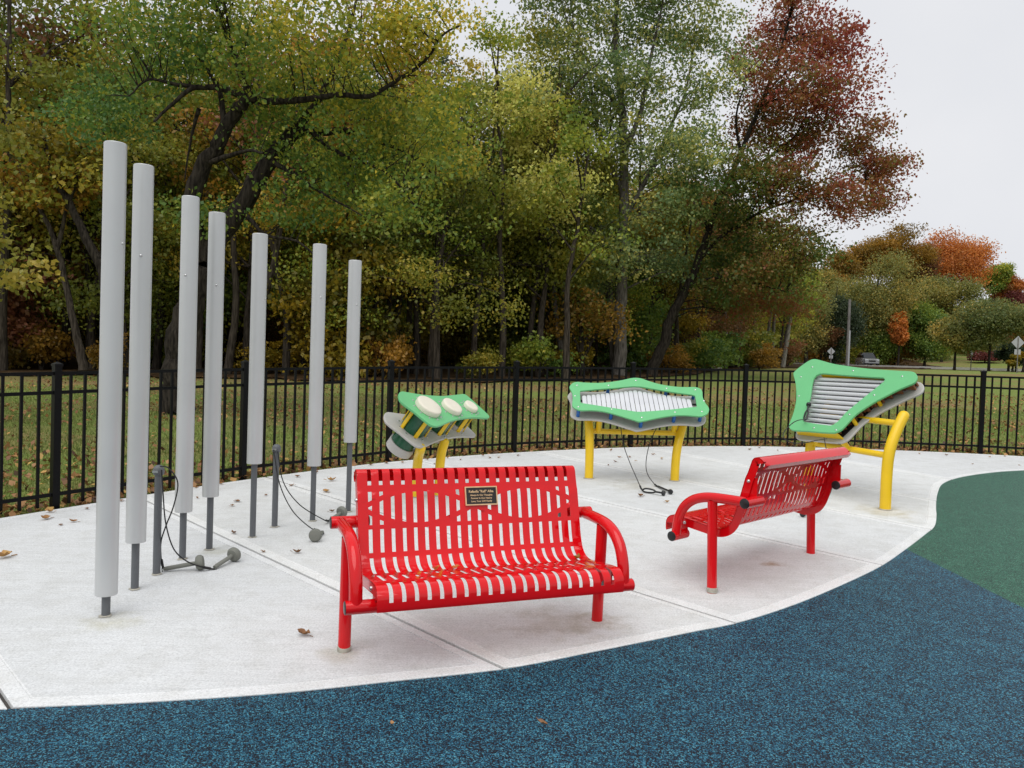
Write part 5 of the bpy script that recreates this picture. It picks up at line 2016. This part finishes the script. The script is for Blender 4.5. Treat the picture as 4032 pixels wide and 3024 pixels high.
# ---- trees across the road
def far_tree(label, px, cy, rx, ry, Y, leafm, barkm, base_px=None, tint=.5, seed=0, group='trees across the road', n_clu=150, cat='tree', name='roadside_tree', size=None):
    rng = np.random.default_rng(500 + seed)
    rx, ry, n_clu = rx * 1.18, ry * 1.15, int(n_clu * 2.9)
    k = K * Y / 3032.9
    c = at(px, cy, Y)
    g = land_z(c.x, Y)
    blobs = []
    for i in range(16):
        d = rng.normal(size=3)
        d /= np.linalg.norm(d)
        d *= rng.uniform(.2, .72)
        blobs.append(((c.x + d[0] * rx * k, c.y + d[1] * rx * k * .8, c.z + d[2] * ry * k), (rx * k * .42, rx * k * .42, ry * k * .32), tint + rng.normal(0, .14), 1))
    sz = size or max(.20, Y * .0023)
    C, T, cc = crown(blobs, n_clu, 48, sz, rx * k * .13, rng, .4, .7)
    C = C[C[:, 2] > g + .3]
    T = T[:len(C)]
    V_, F_ = leaf_quads(C, sz, rng=rng)
    t = thing(name, label, cat, group)
    b0 = Vector((c.x, c.y, g - .3)) if base_px is None else Vector((at(base_px, 790, Y).x, c.y, g - .3))
    top = Vector((c.x, c.y, c.z + ry * k * .7))
    limbs = [([tuple(b0), tuple(b0.lerp(top, .3)), tuple(b0.lerp(top, .65)), tuple(top)], max(.16, ry * k * .045), .04)]
    for _ in range(7):
        a = b0.lerp(top, rng.uniform(.3, .75))
        e = Vector(blobs[int(rng.integers(len(blobs)))][0])
        if e.z > a.z:
            limbs.append(([tuple(a), tuple(a.lerp(e, .5) + Vector((0, 0, .2))), tuple(e)], max(.05, ry * k * .016), .02))
    link('trunk', limb_mesh('trunk', limbs, barkm, cc, .03, rng, 60), t)
    link('crown', np_mesh('crown', V_, F_, leafm, T), t)


far_tree('tall orange tree standing highest beyond the road', 2062, 555, 82, 72, 140, M['lf_org'], M['bark_dark'], tint=.55, seed=1, n_clu=220)
far_tree('golden orange tree at the skyline beside the tall orange one', 1940, 545, 62, 60, 128, M['lf_gold'], M['bark_dark'], tint=.6, seed=2)
far_tree('orange gold crown rising behind the maple branch tips', 1880, 560, 50, 50, 126, M['lf_gold'], M['bark_dark'], tint=.5, seed=20)
far_tree('big olive green tree across the road behind the silver car', 1895, 640, 85, 110, 104, M['lf_far'], M['bark_dark'], tint=.35, seed=3, n_clu=240)
far_tree('gold orange crown at the maple tips, nearest the wood', 1820, 585, 46, 48, 120, M['lf_gold'], M['bark_dark'], tint=.45, seed=21)
far_tree('olive crown between wood corner and the orange skyline', 1775, 620, 46, 55, 112, M['lf_far'], M['bark_dark'], tint=.5, seed=22)
far_tree('muted rust tree between the golden and tall orange trees', 1985, 590, 48, 62, 132, M['lf_rust'], M['bark_dark'], tint=.6, seed=4)
far_tree('olive gold tree in front of the tall orange tree', 2040, 650, 62, 62, 116, M['lf_far'], M['bark_dark'], tint=.62, seed=5, n_clu=190)
far_tree('narrow bright orange tree beside the dark roadside greens', 1944, 708, 19, 50, 100, M['lf_org'], M['bark_dark'], tint=.7, seed=6, n_clu=110)
far_tree('low orange gold tree just behind the silver car', 1920, 738, 36, 24, 108, M['lf_gold'], M['bark_dark'], tint=.4, seed=7)
far_tree('dark green tree in the middle of the far roadside row', 2000, 720, 58, 66, 102, M['lf_grn'], M['bark_dark'], tint=.5, seed=8, n_clu=200)
far_tree('blackish evergreen beside the utility pole', 1805, 700, 46, 100, 97, M['lf_dark'], M['bark_dark'], tint=.5, seed=9, n_clu=200)
far_tree('olive tree at the corner where wood meets road', 1745, 690, 55, 95, 94, M['lf_far'], M['bark_wood'], tint=.45, seed=10, n_clu=180)
far_tree('muted red tree low behind the first diamond sign', 1775, 728, 34, 30, 96, M['lf_rust'], M['bark_dark'], tint=.6, seed=11)
far_tree('round headed lawn tree with bare trunk by the road bend', 2141, 690, 78, 58, 76, M['lf_far'], M['bark_dark'], tint=.42, seed=12, n_clu=240)
far_tree('low forked lawn tree left of the road bend', 2066, 720, 48, 44, 78, M['lf_far'], M['bark_dark'], 2062, tint=.25, seed=13, n_clu=170)
far_tree('dark conifer green tree at the end of the skyline', 2150, 600, 32, 36, 150, M['lf_grn'], M['bark_dark'], tint=.4, seed=14)
far_tree('small peach orange tree on the falling skyline', 2172, 628, 34, 30, 152, M['lf_org'], M['bark_dark'], tint=.3, seed=15)
far_tree('rose red tree behind the round headed lawn tree', 2195, 655, 34, 34, 150, M['lf_crim'], M['bark_dark'], tint=.8, seed=16)
far_tree('golden tree at the picture edge behind the diamond sign', 2215, 700, 46, 48, 112, M['lf_gold'], M['bark_dark'], tint=.35, seed=17)
far_tree('black green yew by the second diamond sign', 2180, 765, 24, 26, 80, M['lf_dark'], M['bark_dark'], tint=.3, seed=18)
far_tree('spreading crimson shrub beside the uphill road', 2128, 775, 30, 12, 112, M['lf_crim'], M['bark_dark'], tint=.6, seed=19, n_clu=70, cat='shrub', name='crimson_shrub')
for i, (px, py, lab) in enumerate([(2196, 772, 'rounded yellow green shrub below the second diamond sign'), (2212, 766, 'rounded yellow shrub at the picture edge by the road'), (2188, 784, 'small clipped yellow shrub nearest the lawn')]):
    far_tree(lab, px, py, 11, 7, 72, M['lf_yel'], M['bark_dark'], tint=.6, seed=30 + i, n_clu=50, cat='shrub', name='clipped_shrub', group='clipped shrubs by the road', size=.12)
# bushes and young trees filling the far side of the road
fr_ = random.Random(9)
for i in range(26):
    px = 1740 + i * 19 + fr_.uniform(-8, 8)
    Y = fr_.uniform(104, 150) if px < 2030 else fr_.uniform(120, 165)
    c = at(px, 780, Y)
    z = land_z(c.x, Y)
    f_, s_ = fr_.choice(LV)
    k_ = fr_.choice(['lf_far', 'lf_grn', 'lf_far', 'lf_rust', 'lf_gold', 'lf_olv'])
    WN2 = dict(WNAME, lf_far='dull green')
    put(f_, s_, (c.x, Y, z - .1), fr_.uniform(1.0, 1.7), fr_.uniform(0, 6.28), M[k_], M['bark_wood'], 'young_tree', uniq(f'young {WN2[k_]} tree across the road, {where((c.x, Y, z))}', fr_.random() < .5), 'tree', 'young trees across the road')
# backdrop of far trees beyond
rng = np.random.default_rng(78)
nfar = 26000
XX = rng.uniform(20, 190, nfar)
YY = 158 + rng.uniform(0, 25, nfar) + 0.1 * XX
hh = 9.0 + 3 * np.sin(XX * .17) + 2 * np.sin(XX * .41 + 1) + np.where(XX > 118, -(XX - 118) * .08, 0)
ZZ = np.array([land_z(x, y) for x, y in zip(XX, YY)]) + rng.uniform(0, 1, nfar) ** .8 * np.maximum(hh, 3)
V_, F_ = leaf_quads(np.stack([XX, YY, ZZ], 1), 1.1, rng=rng)
tag(link('distant_woods', np_mesh('distant_woods', V_, F_, M['lf_far'], np.clip(.45 + .3 * np.sin(XX * .35) + rng.normal(0, .18, nfar), 0, 1))), 'far off hillside wood beyond the road', kind='stuff')


# ---- street furniture
def diamond_sign(label, px, cy, base_py, Y, half):
    c = at(px, cy, Y)
    zg = land_z(c.x, c.y)
    t = thing('road_sign', label, 'sign', 'diamond road signs seen from behind')
    k = half
    th = .004
    V_ = [(c.x + a * k, c.y + d, c.z + b * k) for d in (-th, th) for a, b in ((0, -1), (1, 0), (0, 1), (-1, 0))]
    MB().add(V_, [(0, 1, 2, 3), (7, 6, 5, 4), (0, 4, 5, 1), (1, 5, 6, 2), (2, 6, 7, 3), (3, 7, 4, 0)]).build('diamond_plate', M['sign'], t, False)
    MB().box((c.x, c.y, c.z - k * 1.42), k * .95, .008, k * .80).build('lower_plate', M['sign'], t, False)
    MB().box((c.x, c.y - .03, (zg - .3 + c.z + k * .8) / 2), .06, .04, c.z + k * .8 - zg + .3).build('sign_post', M['wire_pole'], t, False)


diamond_sign('grey backed diamond road sign beside the utility pole', 1795.5, 759, 800, 76, .385)
diamond_sign('grey backed diamond road sign nearest, at the picture edge by the shrubs', 2199, 740, 812, 62, .53)
q = at(1829, 797, 92)
t = thing('utility_pole', 'dark wooden utility pole against the evergreen across the lawn', 'pole')
zg = land_z(q.x, q.y)
MB().tube([(q.x, q.y, zg - .5), (q.x, q.y, zg + 8)], [.19, .15], 12).build('pole', M['wire_pole'], t)
MB().box((q.x + .10, q.y - .18, zg + 2.2), .18, .03, 4.2).build('cable_guard', M['sign'], t, False)
q = at(2097, 795, 80)
zg = land_z(q.x, q.y)
t = thing('marker_post', 'thin narrow paddle sign post on the lawn near the road bend', 'sign')
MB().box((q.x, q.y, zg + .9), .07, .05, 2.4).build('sign_post', M['wire_pole'], t, False)
MB().box((q.x, q.y - .04, zg + 2.0), .24, .015, .95).build('sign_plate', M['sign'], t, False)
q = at(1536, 797, 44)
zg = land_z(q.x, q.y)
rk = MB()
rk.ball((0, 0, .12), .42, 9, .6)
o = rk.build('boulder', M['rock'], None, True, 30)
for v in o.data.vertices:
    v.co.x *= 1.3 + .25 * math.sin(v.co.z * 9 + v.co.y * 7)
    v.co.y += .08 * math.sin(v.co.x * 8)
o.location = (q.x, q.y, zg)
tag(o, 'pale grey boulder at the lawn corner of the wood', 'boulder')

# ---- car on the road
q = at(1873, 789, 95)
car = thing('parked_car', 'silver grey car with dark windscreen on the road beyond the lawn', 'car', None, (q.x, q.y, land_z(q.x, q.y) + .10))
car.rotation_euler.z = R(-100)


def loft(secs):
    """sections along x: (x, half width, z bottom, z top, half width at top)"""
    vs, fs = [], []
    for (x, hw_, zb, zt, hwt) in secs:
        vs += [(x, -hw_, zb), (x, -hw_, zb + (zt - zb) * .6), (x, -hwt, zt), (x, hwt, zt), (x, hw_, zb + (zt - zb) * .6), (x, hw_, zb)]
    for i in range(len(secs) - 1):
        for j in range(6):
            a, b = i * 6 + j, i * 6 + (j + 1) % 6
            fs.append((a, b, b + 6, a + 6))
    fs += [tuple(range(5, -1, -1)), tuple((len(secs) - 1) * 6 + j for j in range(6))]
    return MB().add(vs, fs)


loft([(-2.2, .80, .40, .92, .70), (-2.05, .90, .28, 1.02, .80), (-1.0, .92, .25, 1.04, .84), (.6, .92, .25, 1.02, .84), (1.0, .92, .25, .98, .80), (1.9, .90, .28, .88, .74), (2.15, .80, .34, .72, .66)]).build('body', M['carbody'], car, True, 30)
loft([(-2.0, .76, 1.03, 1.06, .70), (-1.75, .74, 1.03, 1.52, .60), (-.2, .76, 1.03, 1.62, .62), (.35, .76, 1.02, 1.56, .60), (1.05, .76, .98, 1.0, .66)]).build('cabin', M['glass'], car, True, 30)
MB().box((-.75, 0, 1.615), 1.9, 1.16, .05).build('roof', M['carbody'], car, False)
for sx_ in (-1.35, 1.4):
    for sy_ in (-1, 1):
        wh = MB().lathe((sx_, sy_ * .80, .34), (0, sy_, 0), [(.22, -.1), (.34, -.09), (.34, .1), (.30, .12), (.2, .125)], 20).build('wheel', M['tyre'], car)
        MB().lathe((sx_, sy_ * .80, .34), (0, sy_, 0), [(.21, .10), (.20, .13), (.05, .14)], 16).build('rim', M['steel'], wh)
for sy_ in (-1, 1):
    MB().box((2.0, sy_ * .62, .74), .22, .32, .16).build('headlight', M['lamp'], car, False)
MB().box((2.10, 0, .60), .12, .8, .20).build('grille', M['tyre'], car, False)

# ------------------------------------------------------------------ grass and fallen leaves
rng = np.random.default_rng(91)


def inside_pad(x, y):
    # the pad lies on the camera's side of the fence line
    for i in range(len(POSTS) - 1):
        a, b = POSTS[i], POSTS[i + 1]
        if (b[0] - a[0]) * (y - a[1]) - (b[1] - a[1]) * (x - a[0]) > -0.02 * math.hypot(b[0] - a[0], b[1] - a[1]):
            return False
    return True


def lawn_pts(n_, ymax, fall):
    out = []
    while len(out) < n_:
        r_ = rng.uniform(-.78, .75)
        y = 4.5 + (ymax - 4.5) * rng.uniform() ** fall
        x = r_ * y
        if not inside_pad(x, y):
            out.append((x, y, land_z(x, y) - .045))
    return np.array(out)


G0 = lawn_pts(95000, 20, 1.0)
ng = len(G0)
hgt = rng.uniform(.022, .06, (ng, 1))
a = rng.uniform(0, 6.28, ng)
sd_ = np.stack([np.cos(a), np.sin(a), np.zeros(ng)], 1) * rng.uniform(.004, .009, (ng, 1))
tip = rng.normal(0, .018, (ng, 3))
tip[:, 2] = hgt[:, 0]
V_ = np.empty((ng, 3, 3))
V_[:, 0] = G0 - sd_
V_[:, 1] = G0 + sd_
V_[:, 2] = G0 + tip
tg = np.clip(.5 + .22 * np.sin(G0[:, 0] * .9) * np.sin(G0[:, 1] * 1.1) + rng.normal(0, .2, ng), 0, 1)
tag(link('grass', np_mesh('grass', V_.reshape(-1, 3), np.arange(ng * 3).reshape(ng, 3), M['grass'], tg)), 'short lawn grass beyond the fence', kind='stuff')

Lp = lawn_pts(14000, 27, 1.0)
keep = []
for p in Lp:
    v = math.sin(p[0] * .55 + 1.2) * math.sin(p[1] * .8 + p[0] * .25) + math.sin(p[0] * 1.9) * .3
    near = min((Vector((p[0], p[1])) - Vector(q)).length for q in POSTS) < 1.0
    keep.append(v > -.1 or near or rng.uniform() < .25)
Lp = Lp[np.array(keep)]
# leaves gathered against the edge of the pad
extra = []
for i in range(1700):
    t_ = rng.uniform(0, len(POSTS) - 1.001)
    i0 = int(t_)
    p = Vector(POSTS[i0]).lerp(Vector(POSTS[i0 + 1]), t_ - i0)
    d = Vector(POSTS[i0 + 1]) - Vector(POSTS[i0])
    nn_ = Vector((-d.y, d.x)).normalized()
    p = p + nn_ * (abs(rng.normal(0, .28)) - .07)
    extra.append((p.x, p.y, pad_z(p.x, p.y) - .02))
Lp = np.concatenate([Lp, np.array(extra)])
Lp[:, 2] += rng.uniform(.01, .05, len(Lp))
V_, F_ = leaf_quads(Lp, .075, droop=0, up=2.0, rng=rng)
tag(link('leaf_litter', np_mesh('leaf_litter', V_, F_, M['lf_dead'], np.clip(rng.normal(.56, .28, len(F_)), 0, 1))), 'brown fallen leaves strewn over the lawn', kind='stuff')


def leaf_mesh(seed, L_=.062):
    g = random.Random(seed)
    n_ = 7
    V_, F_ = [], []
    for i in range(n_):
        f = i / (n_ - 1)
        wd = L_ * .30 * math.sin(math.pi * min(1, f * .93 + .05)) ** .8 * (1 + g.uniform(-.15, .15))
        zc = L_ * (.22 * (f - .5) ** 2 * 4 * g.uniform(.6, 1.2)) + .003
        y = (f - .5) * L_
        V_ += [(-wd, y, zc + wd * g.uniform(.2, .8)), (0, y, zc), (wd, y, zc + wd * g.uniform(.2, .8))]
    for i in range(n_ - 1):
        o = i * 3
        F_ += [(o, o + 1, o + 4, o + 3), (o + 1, o + 2, o + 5, o + 4)]
    me = bpy.data.meshes.new('fallen_leaf')
    mb = MB().add(V_, F_)
    mb.tube([(0, L_ * .5, .004), (0.004, L_ * .8, .006)], .0012, 4)
    me.from_pydata(mb.v, [], mb.f)
    me.materials.append(M['lf_dead'])
    a_ = me.attributes.new('tint', 'FLOAT', 'FACE')
    a_.data.foreach_set('value', [0.56 + g.uniform(-.08, .08) for _ in me.polygons])
    me.shade_smooth()
    return me


LM = [leaf_mesh(i) for i in range(5)]
lr = random.Random(5)


def drop(px, py, label, s=1.0, lift=0.002, P_=None):
    p = gnd(px, py) if P_ is None else P_
    o = link('fallen_leaf', lr.choice(LM))
    o.location = (p.x, p.y, p.z + lift)
    o.rotation_euler = (lr.uniform(-.15, .15), lr.uniform(-.15, .15), lr.uniform(0, 6.28))
    s *= lr.uniform(.8, 1.25)
    o.scale = (s, s, s * lr.uniform(.8, 1.6))
    tag(o, label, 'leaf', 'fallen leaves on the concrete')
    return o


drop(655, 1373, 'large curled tan leaf alone on the concrete before the red bench', 1.05)
drop(6, 1206, 'rusty curled leaf at the far edge of the concrete, left of every chime', 1.7)
drop(979, 1302, 'tan leaf just under the front lip of the plaque bench', 1.1)
drop(1384, 1073, 'dark brown folded leaf beside the metallophone beaters', 1.2)
drop(1441, 1086, 'small tan leaf between the metallophone beaters and the rear bench', 1.0)
drop(568, 1193, 'small orange leaf on bare concrete, nearer the mallets of the two', .8)
drop(641, 1195, 'small orange leaf on bare concrete, nearer the bench of the two', .9)
drop(513, 1084, 'large tan leaf between the fourth chime and the far mallet post', 1.4)
drop(705, 1063, 'brown leaf lying on the joint behind the shortest chime', 1.4)
drop(715, 1039, 'pale curled leaf between the fence and the shortest chime', 1.5)
drop(98, 1122, 'large curled leaf by the fence post left of the tallest chime', 1.5)
LAND = [((x, y), nm) for (x, y, _, _), nm in zip(CH, ('the tallest chime', 'the second tallest chime', 'the third tallest chime', 'the fourth tallest chime', 'the fifth tallest chime', 'the second shortest chime', 'the shortest chime'))]
LAND += [((MP[0][0], MP[0][1]), 'the first mallet post'), ((MP[1][0], MP[1][1]), 'the second mallet post'), ((dl.x, dl.y), 'the drum panel posts'), ((xl.x, xl.y), 'the straight metallophone post'), ((xr.x, xr.y), 'the bent metallophone post'), ((hb.x, hb.y), 'the nearer harp chime post'), ((hl.x, hl.y), 'the farther harp chime post')]
LAND += [(POSTS[i], nm) for i, nm in ((1, 'the fence post by the tallest chimes'), (2, 'the fence post among the chimes'), (3, 'the fence post by the drum panel'), (4, 'the fence post right of the drums'), (5, 'the fence post behind the metallophone'), (6, 'the fence post past the metallophone'), (8, 'the fence post past the harp chime'))]
SEEN_L = {}


def leaf_label(px, py, colour):
    p = gnd(px, py)
    cand = sorted(((Vector(q) - Vector((p.x, p.y))).length, q, nm) for q, nm in LAND)
    for d, q, nm in cand[:5]:
        dx, dy = p.x - q[0], p.y - q[1]
        side = ('right of' if dx > 0 else 'left of') if abs(dx) > abs(dy) else ('behind' if dy > 0 else 'in front of')
        lab = f"small {colour} leaf on concrete, {'just ' if d < .45 else 'well ' if d > 1.1 else ''}{side} {nm}"
        if lab not in SEEN_L:
            SEEN_L[lab] = 1
            return lab
    return lab


k_ = 0
for (grp, lab) in [([(131, 1135), (158, 1128), (108, 1107), (82, 1102), (188, 1100)], 'small brown leaf on the concrete left of the tallest chime, near the fence'),
                   ([(262, 1083), (426, 1077), (424, 1054), (477, 1046), (502, 1094), (504, 1153)], 'small brown leaf on the concrete among the chime posts'),
                   ([(574, 1071), (643, 1031), (684, 1022), (711, 1012), (717, 1106), (630, 1050)], 'small brown leaf on the concrete behind the shorter chimes'),
                   ([(801, 1005), (835, 1001), (923, 993), (938, 1003), (967, 990), (995, 994), (870, 1000)], 'small brown leaf near the drum panel posts and the fence'),
                   ([(1043, 985), (1058, 990), (1077, 989), (1119, 985), (1130, 976), (1200, 972)], 'small dry leaf by the fence between drum panel and metallophone'),
                   ([(1329, 998), (1314, 1006), (1338, 989), (1411, 983), (1373, 996), (1360, 988), (1320, 974), (1430, 992)], 'small dry leaf on the concrete under the metallophone'),
                   ([(1620, 972), (1680, 974), (1640, 968), (1700, 990)], 'small dry leaf by the fence between metallophone and harp chime'),
                   ([(1863, 971), (1928, 975), (1956, 974), (1986, 981), (2044, 984), (2138, 988), (2171, 986), (2101, 1003), (2202, 1006)], 'small brown leaf on the concrete beyond the harp chime')]:
    for (a_, b_) in grp:
        k_ += 1
        drop(a_, b_, leaf_label(a_, b_, ('brown', 'tan', 'dry', 'reddish brown')[0]), lr.uniform(.6, 1.0))
# leaves caught on the seat of the first bench
mw = Matrix.Translation(b1_.location) @ Matrix.Rotation(b1_.rotation_euler.z, 4, 'Z')
for (lx, lu, lab) in [(-.26, .09, 'orange leaf on the red bench seat, nearer the armrest by the chimes'), (-.15, .06, 'orange leaf on the red bench seat, below the plaque side slots'), (.53, .03, 'yellow leaf on the red bench seat, in the corner by the far armrest')]:
    zz = pe(s_of_u(lu)).y
    o = drop(0, 0, lab, .8, .005, mw @ Vector((lx, -lu, zz)))
    o.material_slots[0].link = 'OBJECT'
    o.material_slots[0].material = M['lf_org'] if lx < .4 else M['lf_gold']
    o['group'] = 'leaves caught on the bench seat'
# bits lying on the blue rubber
o = drop(1170, 1567, 'tan twig like seed pod lying on the blue rubber', .9, .006)
o.scale = (.35, .9, 1)
o['group'] = 'bits lying on the rubber'
o = drop(847, 1567, 'tiny pale chip lying on the blue rubber', .35, .006)
o['group'] = 'bits lying on the rubber'
